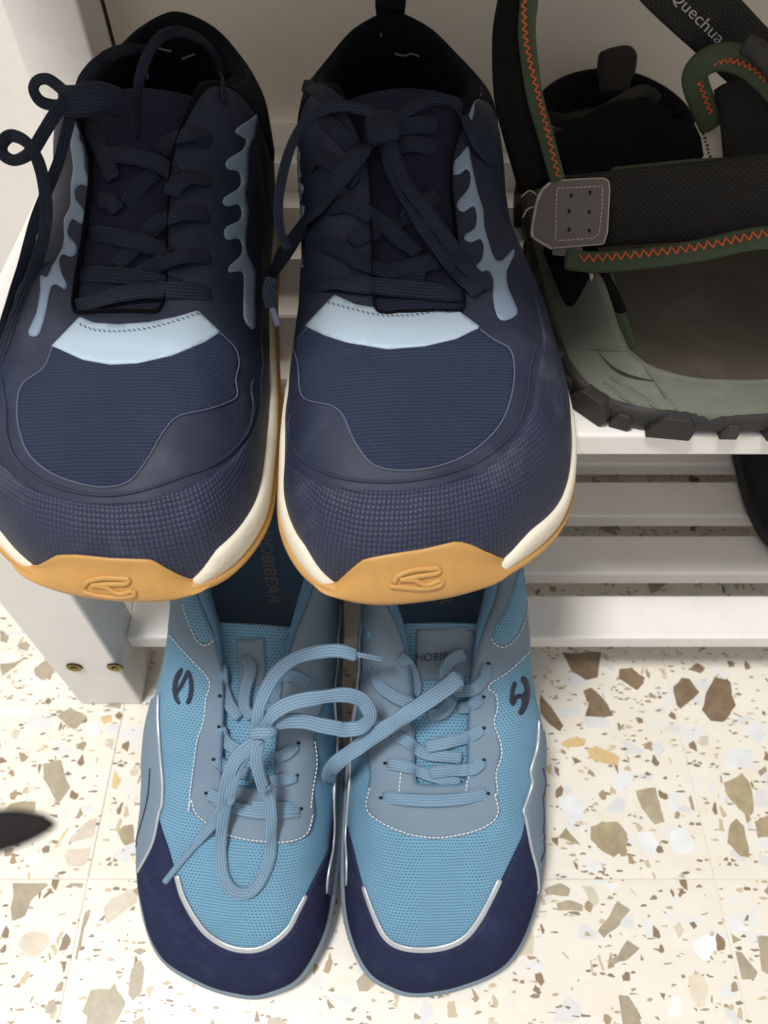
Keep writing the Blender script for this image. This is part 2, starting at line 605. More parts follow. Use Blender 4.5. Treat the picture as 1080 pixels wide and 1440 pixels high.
# ================================================================ wall and panel behind the rack
WY = 0.478
wall = mesh('wall', [(-1.6, WY + 0.02, -0.01), (1.8, WY + 0.02, -0.01), (1.8, WY + 0.02, 1.2), (-1.6, WY + 0.02, 1.2)], [(0, 1, 2, 3)], MAT['white_paint'], None, False)
tag(wall, 'white wall behind the shoe rack', None, None, 'structure')
cab = thing('cabinet_panel', 'beige laminate cabinet front standing behind the shoe rack', 'cabinet', (0.3, WY, 0))
for x0, x1 in ((-0.2075, -0.1583), (-0.1545, 0.36), (0.3635, 1.2)):
    o = bevel_box('door_panel', (x0 - 0.3, 0, 0.0), (x1 - 0.3, 0.018, 1.1), 0.0015, MAT['beige_laminate'], cab)
mesh('joint_strip', [(-0.5, 0.012, 0.001), (0.88, 0.012, 0.001), (0.88, 0.012, 1.099), (-0.5, 0.012, 1.099)], [(0, 1, 2, 3)], MAT['joint_dark'], cab, False)

# ================================================================ shoe rack
rack = thing('shoe_rack', 'white shoe rack with slatted shelves carrying the sneakers and the sandal', 'shoe rack', (0.2, 0.19, 0))
RO = Vector((0.2, 0.19, 0))


def rk(name, lo, hi, bev=0.0018):
    return bevel_box(name, Vector(lo) - RO, Vector(hi) - RO, bev, MAT['white_paint'], rack, 3)


X0, X1 = -0.191, 0.60
LW = 0.039
for xa, nm in ((X0, 'l'), (X1 - LW, 'r')):
    lg = rk('leg', (xa, 0.19, 0), (xa + LW, 0.226, 0.455))
    rk('leg', (xa, 0.43, 0), (xa + LW, 0.466, 0.455))
    rk('side_rail', (xa + 0.006, 0.226, 0.196), (xa + LW - 0.004, 0.43, 0.2345), 0.006)
    rk('side_rail', (xa + 0.006, 0.226, 0.02), (xa + LW - 0.004, 0.43, 0.04))
    if nm == 'l':
        # two countersunk bolt heads low on the front of the leg
        for bx in (105, 162):
            c = at_y(bx, 937, 0.19)
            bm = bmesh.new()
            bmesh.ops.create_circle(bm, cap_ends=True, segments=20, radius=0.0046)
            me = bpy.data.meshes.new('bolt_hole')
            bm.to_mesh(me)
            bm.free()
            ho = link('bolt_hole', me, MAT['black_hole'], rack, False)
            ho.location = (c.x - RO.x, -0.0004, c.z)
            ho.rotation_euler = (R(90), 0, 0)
            V, F = [], []
            ns = 18
            for rr, zz in ((0.0043, 0.0008), (0.0036, 0.0010), (0.0021, 0.0006), (0.0019, 0.0)):
                V += [(rr * math.cos(6.2832 * q / ns), rr * math.sin(6.2832 * q / ns), zz) for q in range(ns)]
            for a in range(3):
                F += [(a * ns + q, a * ns + (q + 1) % ns, (a + 1) * ns + (q + 1) % ns, (a + 1) * ns + q) for q in range(ns)]
            b_ = mesh('bolt_ring', V, F, MAT['brass'], ho)
rk('shade_board', (X0 - 0.01, 0.176, 0.455), (X1 + 0.01, 0.472, 0.473), 0.002)  # guessed board out of view, added to shade the shoe backs and sandal
slat_me = None
for zt in (0.053, 0.2295):
    for k in range(6):
        y0 = 0.209 + k * 0.0445
        if slat_me is None:
            slat_me = bevel_box('slat', (X0 + LW, 0, -0.0125), (X1 - LW, 0.029, 0), 0.0015, MAT['white_paint'], rack, 3)
            o = slat_me
            slat_me = o.data
        else:
            o = bpy.data.objects.new('slat', slat_me)
            COL.objects.link(o)
            o.parent = rack
        o.location = Vector((0, y0, zt)) - RO
        if k % 3 == 1:
            pass
# ================================================================ shoe builder
def smoothstep(a, b, x):
    t = min(1, max(0, (x - a) / (b - a)))
    return t * t * (3 - 2 * t)


class Shoe:
    """keys: (c_s, c_y, o_s, o_y, o_z, p, q, bulge) round the shoe from the toe tip over the outer side to the heel and back;
    s runs from toe to heel, y across (outer side +), z up. C is the sole outline, O the edge of the opening."""

    def __init__(self, root, keys, toe, yaw, pitch, mirror, zs=0.004, spring=0.006, nr=30, flex=0.0, oshift=0.0, creases=()):
        self.root = root
        self.mir = -1 if mirror else 1
        self.M = Matrix.Translation(toe) @ Matrix.Rotation(R(yaw), 4, 'Z') @ Matrix.Rotation(R(pitch), 4, 'X')
        root.matrix_world = self.M
        self.Mi = self.M.inverted()
        self.cpl = self.Mi @ CP
        self.spring_h = spring
        self.flex = flex
        self.seed = toe[0] * 100 + toe[1] * 37
        self.creases = creases
        keys = [(a, b, c, d + oshift * (1 - smoothstep(0.155, 0.20, c)), e, p, q, bl) for a, b, c, d, e, p, q, bl in keys]
        rg = catmull(keys, 8, True)
        self.n = len(rg)
        self.nr = nr
        self.C = [Vector((k[1] * self.mir, k[0])) for k in rg]
        self.O = [Vector((k[3] * self.mir, k[2], k[4])) for k in rg]
        self.pq = [(k[5], k[6], k[7]) for k in rg]
        self.zs = zs
        # outward normals of the outline
        self.CN = []
        for i in range(self.n):
            d = self.C[(i + 1) % self.n] - self.C[i - 1]
            nn = Vector((d.y, -d.x)).normalized() * self.mir
            self.CN.append(nn)
        self.ON = []
        for i in range(self.n):
            d = self.O[(i + 1) % self.n] - self.O[i - 1]
            nn = Vector((d.y, -d.x))
            nn = nn.normalized() * self.mir if nn.length > 1e-9 else self.CN[i]
            self.ON.append(nn)
        V, self.uv, self.uv_ring = [], [], []
        arc = 0.0
        arcs = []
        for i in range(self.n):
            arcs.append(arc)
            arc += (self.C[(i + 1) % self.n] - self.C[i]).length
        arc_all = arc
        self.V = [[None] * (nr + 1) for _ in range(self.n)]
        for i in range(self.n):
            up = 0.0
            for j in range(nr + 1):
                self.V[i][j] = self.P(i, j / nr)
        for i in range(self.n):
            up = 0.0
            for j in range(nr + 1):
                if j:
                    up += (self.V[i][j] - self.V[i][j - 1]).length
                V.append(self.V[i][j])
                self.uv_ring.append((arcs[i] if i <= self.n // 2 else arcs[i] - arc_all, up))
                q = self.V[i][j]
                sg = 1 if q.x >= 0 else -1
                uu = abs(q.x) + max(0.0, 0.055 - q.z) * 0.8 * smoothstep(0.0, 0.012, abs(q.x))
                self.uv.append((sg * uu, q.y + 0.5 * q.z))
        F = []
        W = nr + 1
        for i in range(self.n):
            i2 = (i + 1) % self.n
            for j in range(nr):
                f = (i * W + j, i2 * W + j, i2 * W + j + 1, i * W + j + 1)
                F.append(f if self.mir > 0 else f[::-1])
        self.verts, self.faces = V, F
        self.arc_total = arc
        self.bvh = BVHTree.FromPolygons(V, F)
        self.extra = None
        cen = self.M @ Vector((0, 0.055, 0.03))
        self.cpx = self.project(cen)

    def project(self, p):
        d = p - CP
        dep = d.y * _c - d.z * _s
        up = d.y * _s + d.z * _c
        return (540 + FPX * d.x / dep, 720 - FPX * up / dep)

    def zb(self, s):
        return self.spring_h * max(0.0, (0.055 - s) / 0.055) ** 2 + self.flex * max(0.0, (s - 0.10)) ** 2

    def P(self, i, r, off=0.0):
        p, q, bl = self.pq[i]
        u = min(1, max(0, r)) * math.pi / 2
        h = 1 - max(0, math.cos(u)) ** (2 / p)
        v = math.sin(u) ** (2 / q)
        c, o = self.C[i], self.O[i]
        x = c.x + (o.x - c.x) * h
        s = c.y + (o.y - c.y) * h
        b = bl * math.sin(math.pi * r)
        x += self.CN[i].x * b
        s += self.CN[i].y * b
        z = self.zs + (o.z - self.zs) * v + self.zb(s)
        # worn cloth is never quite even
        e = 0.0009 * math.sin(math.pi * min(1, r * 1.15)) if r < 0.87 else 0.0
        q3 = Vector((x * 75 + self.seed, s * 75, z * 60))
        z += e * noise.noise(q3)
        x += self.CN[i].x * e * noise.noise(q3 + Vector((9, 3, 1)))
        s += self.CN[i].y * e * noise.noise(q3 + Vector((9, 3, 1)))
        for s0, k, curv, wd, amp, xc, xw in self.creases:
            e = (s - s0 - k * x - curv * x * x) / wd
            z -= amp * math.exp(-e * e) * smoothstep(0.55, 0.85, v) * math.exp(-((x - xc) / xw) ** 2)
        return Vector((x, s, z))

    def normal(self, i, r):
        a, b = self.P((i + 1) % self.n, r), self.P(i - 1, r)
        c, d = self.P(i, min(1, r + 0.02)), self.P(i, max(0, r - 0.02))
        nn = (a - b).cross(c - d)
        if nn.length < 1e-12:
            return Vector((0, 0, 1))
        return nn.normalized() * self.mir

    # ---- picking on the surface
    def raw_hit(self, px, py, extra=False):
        d = (self.Mi.to_3x3() @ ray(px, py)).normalized()
        h = self.bvh.ray_cast(self.cpl, d)
        src = 0
        if extra and self.extra:
            h2 = self.extra.ray_cast(self.cpl, d)
            if h2[0] is not None and (h[0] is None or h2[3] < h[3] - 1e-5):
                h, src = h2, 1
        if h[0] is None:
            return None
        nn = h[1]
        if nn.dot(d) > 0:
            if src == 0:
                return None if not extra else (h[0], -nn, -1)
            nn = -nn
        return h[0], nn, (h[2] if src == 0 else -1)

    def hit(self, px, py, extra=False):
        h = self.raw_hit(px, py, extra)
        if h:
            return h
        for rad in (2, 4, 7, 11, 16, 23, 32, 45, 60, 80, 110):
            for k in range(16):
                a = 6.28318 * k / 16
                h = self.raw_hit(px + rad * math.cos(a), py + rad * math.sin(a), extra)
                if h:
                    return h
        return None

    def param(self, loc, fi):
        """ring position (float) and r of a point on face fi"""
        if fi < 0:
            return None
        i, j = divmod(fi, self.nr)
        f = [self.verts[k] for k in self.faces[fi]]
        wts = poly_3d_calc(f, loc)
        W = self.nr + 1
        ii = jj = 0.0
        for wt, vi in zip(wts, self.faces[fi]):
            a, b = divmod(vi, W)
            if a < i:
                a += self.n
            ii += wt * a
            jj += wt * b
        return ii, jj / self.nr

    def uv_at(self, loc, fi):
        if fi < 0:
            return (loc.x, loc.y)
        wts = poly_3d_calc([self.verts[k] for k in self.faces[fi]], loc)
        us = [self.uv[k] for k in self.faces[fi]]
        mx = max(u[0] for u in us)
        return (sum(wt * u[0] for wt, u in zip(wts, us)), sum(wt * u[1] for wt, u in zip(wts, us)))

    # ---- parts
    def upper(self, name, mat, j0=0.0, irange=None):
        return mesh(name, self.verts, self.faces, mat, self.root, True, self.uv)

    def patch(self, name, sel, mat, off=0.0003, nr=None, parent=None):
        """a piece of the upper between r0 and r1 for each ring position: sel(i) -> (r0, r1) or None; laid off the surface with closed rims"""
        nr = nr or 12
        V, F, U = [], [], []
        idx = {}
        W = nr + 3
        for i in range(self.n):
            s = sel(i)
            if not s or s[1] - s[0] < 1e-4:
                continue
            idx[i] = len(V)
            for j in range(nr + 1):
                r = s[0] + (s[1] - s[0]) * j / nr
                p, nn = self.P(i, r), self.normal(i, r)
                u0 = self.uv_ring[i * (self.nr + 1)][0]
                rr = r * self.nr
                a = int(min(self.nr - 1, rr))
                v0, v1 = self.uv_ring[i * (self.nr + 1) + a][1], self.uv_ring[i * (self.nr + 1) + a + 1][1]
                uvv = (u0, v0 + (v1 - v0) * (rr - a))
                if j == 0:
                    V.append(p - nn * 0.0004)
                    U.append(uvv)
                V.append(p + nn * off)
                U.append(uvv)
                if j == nr:
                    V.append(p - nn * 0.0004)
                    U.append(uvv)
        for i in idx:
            i2 = (i + 1) % self.n
            if i2 in idx:
                for j in range(W - 1):
                    f = (idx[i] + j, idx[i2] + j, idx[i2] + j + 1, idx[i] + j + 1)
                    F.append(f if self.mir > 0 else f[::-1])
        return mesh(name, V, F, mat, parent or self.root, True, U)

    def curve_f(self, px):
        """traced curve -> function ring position -> r"""
        pts = []
        for x, y in resample(px, 4):
            h = self.hit(x, y)
            if h:
                q = self.param(h[0], h[2])
                if q:
                    ii = q[0]
                    if ii > self.n * 0.5:
                        ii -= self.n
                    pts.append((ii, q[1]))
        pts.sort()
        # smooth
        sm = []
        for k in range(len(pts)):
            seg = pts[max(0, k - 1):k + 2]
            sm.append((pts[k][0], sum(a[1] for a in seg) / len(seg)))

        def f(i):
            if i > self.n * 0.5:
                i -= self.n
            if i < sm[0][0] or i > sm[-1][0]:
                return None
            for a, b in zip(sm, sm[1:]):
                if a[0] <= i <= b[0]:
                    t = 0 if b[0] == a[0] else (i - a[0]) / (b[0] - a[0])
                    return a[1] + (b[1] - a[1]) * t
            return sm[-1][1]
        f.lo, f.hi, f.r_lo, f.r_hi = sm[0][0], sm[-1][0], sm[0][1], sm[-1][1]
        return f

    def overlay(self, name, px, mat, off=0.0006, step=7, extra=False, holes=None, parent=None, smooth_n=0):
        """a panel cut to a traced outline and laid on the surface (follows its curvature, with a closed rim)"""
        if smooth_n:
            px = catmull([p[:2] for p in px], smooth_n, True)
        P = [Vector(p[:2]) for p in px]
        B = resample(P + [P[0]], step * 0.7)
        if (B[-1] - B[0]).length < step * 0.35:
            B.pop()
        nb = len(B)
        pts = [Vector((b.x, b.y)) for b in B]
        x0, x1 = min(p.x for p in P), max(p.x for p in P)
        y0, y1 = min(p.y for p in P), max(p.y for p in P)
        y = y0 + step / 2
        odd = 0
        while y < y1:
            x = x0 + (step / 2 if odd else step)
            while x < x1:
                if self._in((x, y), B) and min(((x - b.x) ** 2 + (y - b.y) ** 2) for b in B) > (step * 0.4) ** 2:
                    pts.append(Vector((x, y)))
                x += step
            y += step
            odd = 1 - odd
        vo, eo, fo, *_r = delaunay_2d_cdt(pts, [(k, (k + 1) % nb) for k in range(nb)], [], 1, 1e-4)
        V, U, low = [], [], []
        for v in vo:
            h = self.hit(v.x, v.y, extra)
            if not h:
                h = (V[-1] if V else Vector((0, 0, 0)), Vector((0, 0, 1)), -1)
            V.append(h[0] + h[1] * off)
            low.append(h[0] - h[1] * 0.0008)
            U.append(self.uv_at(h[0], h[2]))
        # outline edges = edges used once
        cnt = {}
        F = []
        for f in fo:
            a, b, c = [V[k] for k in f[:3]]
            f = tuple(f)
            nrm = (b - a).cross(c - a)
            if nrm.dot(a - self.cpl) > 0:
                f = f[::-1]
            F.append(f)
            for q in range(len(f)):
                e = (f[q], f[(q + 1) % len(f)])
                cnt[e] = cnt.get(e, 0) + 1
        nv = len(V)
        rim = [e for e in cnt if (e[1], e[0]) not in cnt]
        mp = {}
        for e in rim:
            for k in e:
                if k not in mp:
                    mp[k] = len(V)
                    V.append(low[k])
                    U.append(U[k])
        for a, b in rim:
            F.append((b, a, mp[a], mp[b]))
        return mesh(name, V, F, mat, parent or self.root, True, U)

    @staticmethod
    def _in(p, B):
        x, y = p
        c = False
        n = len(B)
        for k in range(n):
            a, b = B[k], B[k - 1]
            if (a.y > y) != (b.y > y) and x < (b.x - a.x) * (y - a.y) / (b.y - a.y) + a.x:
                c = not c
        return c

    def line3d(self, px, step=3, lift=0.0, extra=False):
        out = []
        for q in resample([p[:2] for p in px], step):
            h = self.hit(q.x, q.y, extra)
            if h:
                out.append((h[0] + h[1] * lift, h[1]))
        return out

    def trim(self, name, px, radius, mat, lift=0.0, extra=False, parent=None, smooth_n=6, flat=1.0):
        px = catmull([p[:2] for p in px], smooth_n) if smooth_n else px
        L = self.line3d(px, 3, lift, extra)
        return ribbon(name, [a for a, _ in L], [b for _, b in L], radius * 2, radius * 2 * flat, mat, parent or self.root, sides=6)

    def trim_r(self, name, ks, f, radius, mat, lift=0.0, flat=1.0):
        pts, nr_ = [], []
        for k in ks:
            i = k % self.n
            nn = self.normal(i, f(k))
            pts.append(self.P(i, f(k)) + nn * lift)
            nr_.append(nn)
        return ribbon(name, pts, nr_, radius * 2, radius * 2 * flat, mat, self.root, sides=6)

    def stitches(self, name, px, mat, pitch=9, length=6, radius=0.00035, lift=0.0009, extra=False, parent=None, smooth_n=6, slant=0.0):
        lists = px if isinstance(px[0], list) else [px]
        V, F = [], []
        for pl in lists:
            c = catmull([p[:2] for p in pl], smooth_n) if smooth_n else pl
            pts = resample(c, pitch)
            for a, b in zip(pts, pts[1:]):
                d = (b - a).normalized()
                side = Vector((-d.y, d.x)) * slant * length
                e = a + d * length
                ha, hb = self.hit(a.x - side.x, a.y - side.y, extra), self.hit(e.x + side.x, e.y + side.y, extra)
                if not ha or not hb or (ha[0] - hb[0]).length > 0.012:
                    continue
                add_capsule(V, F, ha[0] + ha[1] * lift, hb[0] + hb[1] * lift, (ha[1] + hb[1]).normalized(), radius)
        return mesh(name, V, F, mat, parent or self.root)

    # ---- sole strip built from rings (offset outwards, height above the ground)
    def rings(self, name, prof, mat, cap_bottom=False, parent=None):
        """prof(i) -> list of (d, z)"""
        V, F = [], []
        m = None
        for i in range(self.n):
            pr = prof(i)
            m = len(pr)
            for d, z in pr:
                c = self.C[i] + self.CN[i] * d
                V.append(Vector((c.x, c.y, z + self.zb(self.C[i].y))))
        for i in range(self.n):
            i2 = (i + 1) % self.n
            for j in range(m - 1):
                f = (i * m + j, i2 * m + j, i2 * m + j + 1, i * m + j + 1)
                F.append(f if self.mir > 0 else f[::-1])
        if cap_bottom:
            k = len(V)
            # strip fill across the width
            half = self.n // 2
            F.append(tuple(i * m for i in range(self.n))[::-1] if self.mir > 0 else tuple(i * m for i in range(self.n)))
        U = [(v.x, v.y) for v in V]
        return mesh(name, V, F, mat, parent or self.root, True, U)

    def lining(self, mat, thick=0.006, zin=0.014, inset=0.007, name='lining'):
        V, F, U = [], [], []
        m = 8
        W = m + 1
        for i in range(self.n):
            o, nn, c = self.O[i], self.ON[i], self.C[i] - self.CN[i] * inset
            zo = o.z + self.zb(o.y)
            end = Vector((c.x, c.y, zin + self.zb(c.y)))
            # thin at the throat, padded at the collar
            tk = thick * (0.12 + 0.88 * smoothstep(0.15, 0.19, o.y))
            top = [(0.0, 0.0), (0.12, 0.0011), (0.45, 0.0019), (0.85, 0.0012), (1.05, -0.0022), (1.0, -0.009)]
            pl = [Vector((o.x - nn.x * tk * a, o.y - nn.y * tk * a, zo + b)) for a, b in top]
            st = pl[-1]
            for q in (0.35, 0.75, 1.0):
                pl.append(st.lerp(end, q))
            for q, p_ in enumerate(pl):
                V.append(p_)
                U.append((self.uv_ring[i * (self.nr + 1)][0], q * 0.008))
        for i in range(self.n):
            i2 = (i + 1) % self.n
            for j in range(m):
                f = (i * W + j, i2 * W + j, i2 * W + j + 1, i * W + j + 1)
                F.append(f if self.mir > 0 else f[::-1])
        return mesh(name, V, F, mat, self.root, True, U)

    def insole(self, mat, zin=0.0145, inset=0.0065):
        V = []
        ring = [self.C[i] - self.CN[i] * inset for i in range(self.n)]
        for k, (sc_, dz) in enumerate(((1.0, 0.004), (0.93, 0.001), (0.75, 0.0))):
            for c in ring:
                x, s = c.x * sc_ + 0.0, 0.13 + (c.y - 0.13) * sc_
                V.append(Vector((x, s, zin + dz + self.zb(s))))
        n = self.n
        F = []
        for a in range(2):
            for i in range(n):
                f = (a * n + i, a * n + (i + 1) % n, (a + 1) * n + (i + 1) % n, (a + 1) * n + i)
                F.append(f if self.mir > 0 else f[::-1])
        # inner rows across
        base = 2 * n
        half = n // 2
        for k in range(half - 1):
            a, b = base + k, base + k + 1
            c, d = base + (n - k - 1) % n, base + (n - k) % n
            if k == 0:
                F.append((a, b, c))
            else:
                F.append((a, b, c, d))
        o = mesh('insole', V, F, mat, self.root, True, [(v.x, v.y) for v in V])
        bm = bmesh.new()
        bm.from_mesh(o.data)
        bmesh.ops.recalc_face_normals(bm, faces=bm.faces[:])
        bm.to_mesh(o.data)
        bm.free()
        self.insole_bvh = BVHTree.FromPolygons(V, F)
        return o

    def tongue(self, mat, prof, name='tongue', thick=0.004):
        """prof: (s, half_width, z, crown, x0) rows from under the vamp to the free end"""
        rows = catmull(prof, 5)
        V, F, U = [], [], []
        m = 12
        for s, hw, z, cr, x0 in rows:
            for k in range(m + 1):
                a = -1 + 2 * k / m
                V.append(Vector(((x0 + a * hw) * self.mir, s, z + cr * (1 - a * a) + self.zb(s))))
                U.append((a * hw, s))
        nr_ = len(rows)
        for i in range(nr_ - 1):
            for k in range(m):
                a = i * (m + 1) + k
                f = (a, a + 1, a + m + 2, a + m + 1)
                F.append(f if self.mir > 0 else f[::-1])
        top = len(V)
        self.extra = BVHTree.FromPolygons(V, F)
        # underside
        V2 = [v - Vector((0, -0.001, thick)) for v in V]
        F2 = [tuple(x + top for x in f[::-1]) for f in F]
        F3 = []
        per = [k for k in range(m + 1)] + [i * (m + 1) + m for i in range(1, nr_)] + [(nr_ - 1) * (m + 1) + k for k in range(m - 1, -1, -1)] + [i * (m + 1) for i in range(nr_ - 2, 0, -1)]
        for a, b in zip(per, per[1:] + per[:1]):
            f = (b, a, a + top, b + top)
            F3.append(f if self.mir > 0 else f[::-1])
        o = mesh(name, V + V2, F + F2 + F3, mat, self.root, True, U + U)
        return o

    def lace(self, name, px, width, mat, thick=0.0011, step=5, parent=None, smooth_n=6, twist=None):
        """px: (x, y, lift above what lies below in metres); follows the shoe below it"""
        P = catmull([(p[0], p[1], p[2]) for p in px], smooth_n)
        P = resample(P, step)
        pts, nrm = [], []
        for q in P:
            h = self.raw_hit(q.x, q.y, True)
            d = (self.Mi.to_3x3() @ ray(q.x, q.y)).normalized()
            if h is None or (pts and abs((h[0] - self.cpl).length - q.z - (pts[-1] - self.cpl).length) > 0.02):
                # hangs free beside the shoe: go on at the same distance
                if not pts:
                    h = self.hit(q.x, q.y, True)
                    pts.append(self.cpl + d * ((h[0] - self.cpl).length - q.z))
                    nrm.append(-d)
                else:
                    pts.append(self.cpl + d * ((pts[-1] - self.cpl).length + 0.0003))
                    nrm.append(nrm[-1])
                continue
            # keep exactly on this line of sight
            t = (h[0] - self.cpl).length
            pts.append(self.cpl + d * (t - q.z))
            nrm.append((h[1] * 0.75 - d * 0.5).normalized())
        # even out depth jumps and normals
        for _ in range(3):
            dist = [(p - self.cpl).length for p in pts]
            for k in range(1, len(pts) - 1):
                dd = (dist[k - 1] + 2 * dist[k] + dist[k + 1]) / 4
                dd = min(dd, dist[k] + 0.0004)
                pts[k] = self.cpl + (pts[k] - self.cpl).normalized() * dd
            nrm = [(nrm[max(0, k - 1)] + nrm[k] * 2 + nrm[min(len(nrm) - 1, k + 1)]).normalized() for k in range(len(nrm))]
        return ribbon(name, pts, nrm, width, thick, mat, parent or self.root, twist=twist)


def add_capsule(V, F, a, b, nrm, r):
    d = (b - a)
    if d.length < 1e-6:
        return
    d.normalize()
    sd = d.cross(nrm).normalized()
    up = sd.cross(d).normalized()
    k = len(V)
    for c, rr in ((a - d * r * 0.6, 0.3), (a + d * r * 0.4, 1), (b - d * r * 0.4, 1), (b + d * r * 0.6, 0.3)):
        for q in range(5):
            t = 6.28318 * q / 5
            V.append(c + (sd * math.cos(t) + up * math.sin(t)) * r * rr)
    for s in range(3):
        for q in range(5):
            F.append((k + s * 5 + q, k + s * 5 + (q + 1) % 5, k + (s + 1) * 5 + (q + 1) % 5, k + (s + 1) * 5 + q))
    F.append(tuple(k + q for q in range(4, -1, -1)))
    F.append(tuple(k + 15 + q for q in range(5)))


def lace_twist():
    a, b, c = rng.uniform(0, 6), rng.uniform(0, 6), rng.uniform(0.16, 0.34)
    return lambda L: c * math.sin(L * 120 + a) + 0.5 * c * math.sin(L * 310 + b)


def ribbon(name, pts, nrm, width, thick, mat, parent, sides=12, twist=None, wfun=None):
    """flat band with rounded edges along pts; nrm is the direction its flat side faces"""
    V, F, U = [], [], []
    n = len(pts)
    L = 0.0
    if name == 'lace' and twist is None:
        twist = lace_twist()
    for k in range(n):
        a, b = pts[max(0, k - 1)], pts[min(n - 1, k + 1)]
        d = (b - a)
        d = d.normalized() if d.length > 1e-9 else Vector((0, 1, 0))
        if k:
            L += (pts[k] - pts[k - 1]).length
        nn = nrm[k]
        if twist:
            nn = Matrix.Rotation(twist(L), 3, d) @ nn
        sd = d.cross(nn)
        sd = sd.normalized() if sd.length > 1e-6 else Vector((1, 0, 0))
        up = sd.cross(d).normalized()
        wf = wfun(k / max(1, n - 1)) if wfun else 1.0
        e = 0.75 if k in (0, n - 1) else 1.0
        for q in range(sides):
            t = 6.28318 * q / sides
            ct, st = math.cos(t), math.sin(t)
            # super-ellipse cross-section
            x = math.copysign(abs(ct) ** 0.7, ct) * width / 2 * wf * e
            z = math.copysign(abs(st) ** 0.6, st) * thick / 2 * e
            V.append(pts[k] + sd * x + up * z)
            U.append((L, x + width))
    for k in range(n - 1):
        for q in range(sides):
            F.append((k * sides + q, k * sides + (q + 1) % sides, (k + 1) * sides + (q + 1) % sides, (k + 1) * sides + q))
    F.append(tuple(range(sides - 1, -1, -1)))
    F.append(tuple((n - 1) * sides + q for q in range(sides)))
    return mesh(name, V, F, mat, parent, True, U)
# ================================================================ shoe materials
MAT['n_film'] = mat_simple('navy_film', (33, 40, 58), 0.6, 0.16, 45, 0.3, 900, 0.0003, 0.3, dirt=(84, 90, 108), dirt_scale=42, dirt_amt=0.3)
MAT['n_mesh'] = mat_grid('navy_knit', (40, 50, 74), (20, 26, 42), 760, 700, 0.8, 0.6, 0.0005, 'weave', 0.1, 0.25)
MAT['n_toe'] = mat_grid('navy_embossed', (43, 50, 74), (23, 28, 44), 600, 570, 0.55, 0.6, 0.0005, 'grid', 0.16, 0.35, (106, 108, 118), 0.42)
MAT['n_collar'] = mat_grid('black_knit', (26, 28, 40), (8, 8, 14), 900, 900, 0.9, 0.5, 0.0004, 'weave', 0.1, 0.15)
MAT['n_lining'] = mat_simple('black_lining', (16, 16, 22), 0.95, 0.2, 80, 0.4, 1500, 0.0003, 0.1)
MAT['n_tongue'] = mat_grid('navy_tongue_knit', (44, 48, 66), (18, 20, 30), 1000, 800, 0.9, 0.5, 0.0004, 'weave', 0.1, 0.15)
MAT['n_lace'] = mat_grid('navy_lace', (40, 47, 62), (14, 17, 25), 620, 900, 0.8, 0.7, 0.0004, 'rib', 0.08, 0.2)
MAT['n_blue'] = mat_simple('pale_blue_print', (160, 177, 192), 0.5, 0.06, 50, 0.08, 900)
MAT['n_grey'] = mat_simple('grey_blue_print', (128, 146, 168), 0.5, 0.08, 50, 0.08, 900)
MAT['n_edge'] = mat_simple('cut_edge', (84, 88, 108), 0.7)
MAT['cream'] = mat_simple('cream_midsole', (214, 206, 188), 0.6, 0.06, 70, 0.35, 240, 0.0008, dirt=(150, 130, 96), dirt_scale=60, dirt_amt=0.45)
MAT['gum'] = mat_simple('gum_rubber', (182, 138, 76), 0.5, 0.08, 50, 0.12, 500, 0.0003, dirt=(150, 108, 56), dirt_scale=55, dirt_amt=0.65)
MAT['b_mesh'] = mat_grid('blue_mesh', (106, 148, 174), (68, 102, 130), 520, 660, 0.85, 0.7, 0.0006, 'holes', 0.06, 0.25)
MAT['b_grey'] = mat_simple('grey_blue_suede', (110, 128, 144), 0.8, 0.05, 60, 0.2, 1400, 0.0002, 0.2)
MAT['b_suede'] = mat_simple('navy_suede', (42, 47, 72), 1.0, 0.22, 90, 0.7, 800, 0.0006, 0.03, dirt=(72, 78, 106), dirt_scale=70, dirt_amt=0.5)
MAT['b_lining'] = mat_simple('blue_lining', (88, 122, 152), 0.9, 0.06, 80, 0.3, 1500, 0.0003, 0.15)
MAT['b_insole'] = mat_simple('blue_insole', (90, 118, 148), 0.9, 0.05, 80, 0.2, 1200, 0.0002, 0.15)
MAT['b_lace'] = mat_grid('blue_lace', (120, 146, 168), (74, 100, 124), 620, 800, 0.75, 0.6, 0.0004, 'rib', 0.05, 0.25)
MAT['b_sole'] = mat_simple('blue_grey_rubber', (118, 132, 146), 0.6, 0.06, 60, 0.15, 600)
MAT['silver'] = mat_simple('silver_piping', (186, 190, 196), 0.4, 0.08, 300, 0.2, 900)
MAT['silver'].node_tree.nodes['Principled BSDF'].inputs['Metallic'].default_value = 0.5
MAT['thread'] = mat_simple('pale_thread', (206, 214, 222), 0.7)
MAT['thread_dark'] = mat_simple('dark_thread', (70, 84, 104), 0.8)
MAT['ink'] = mat_simple('navy_print', (30, 36, 58), 0.6)

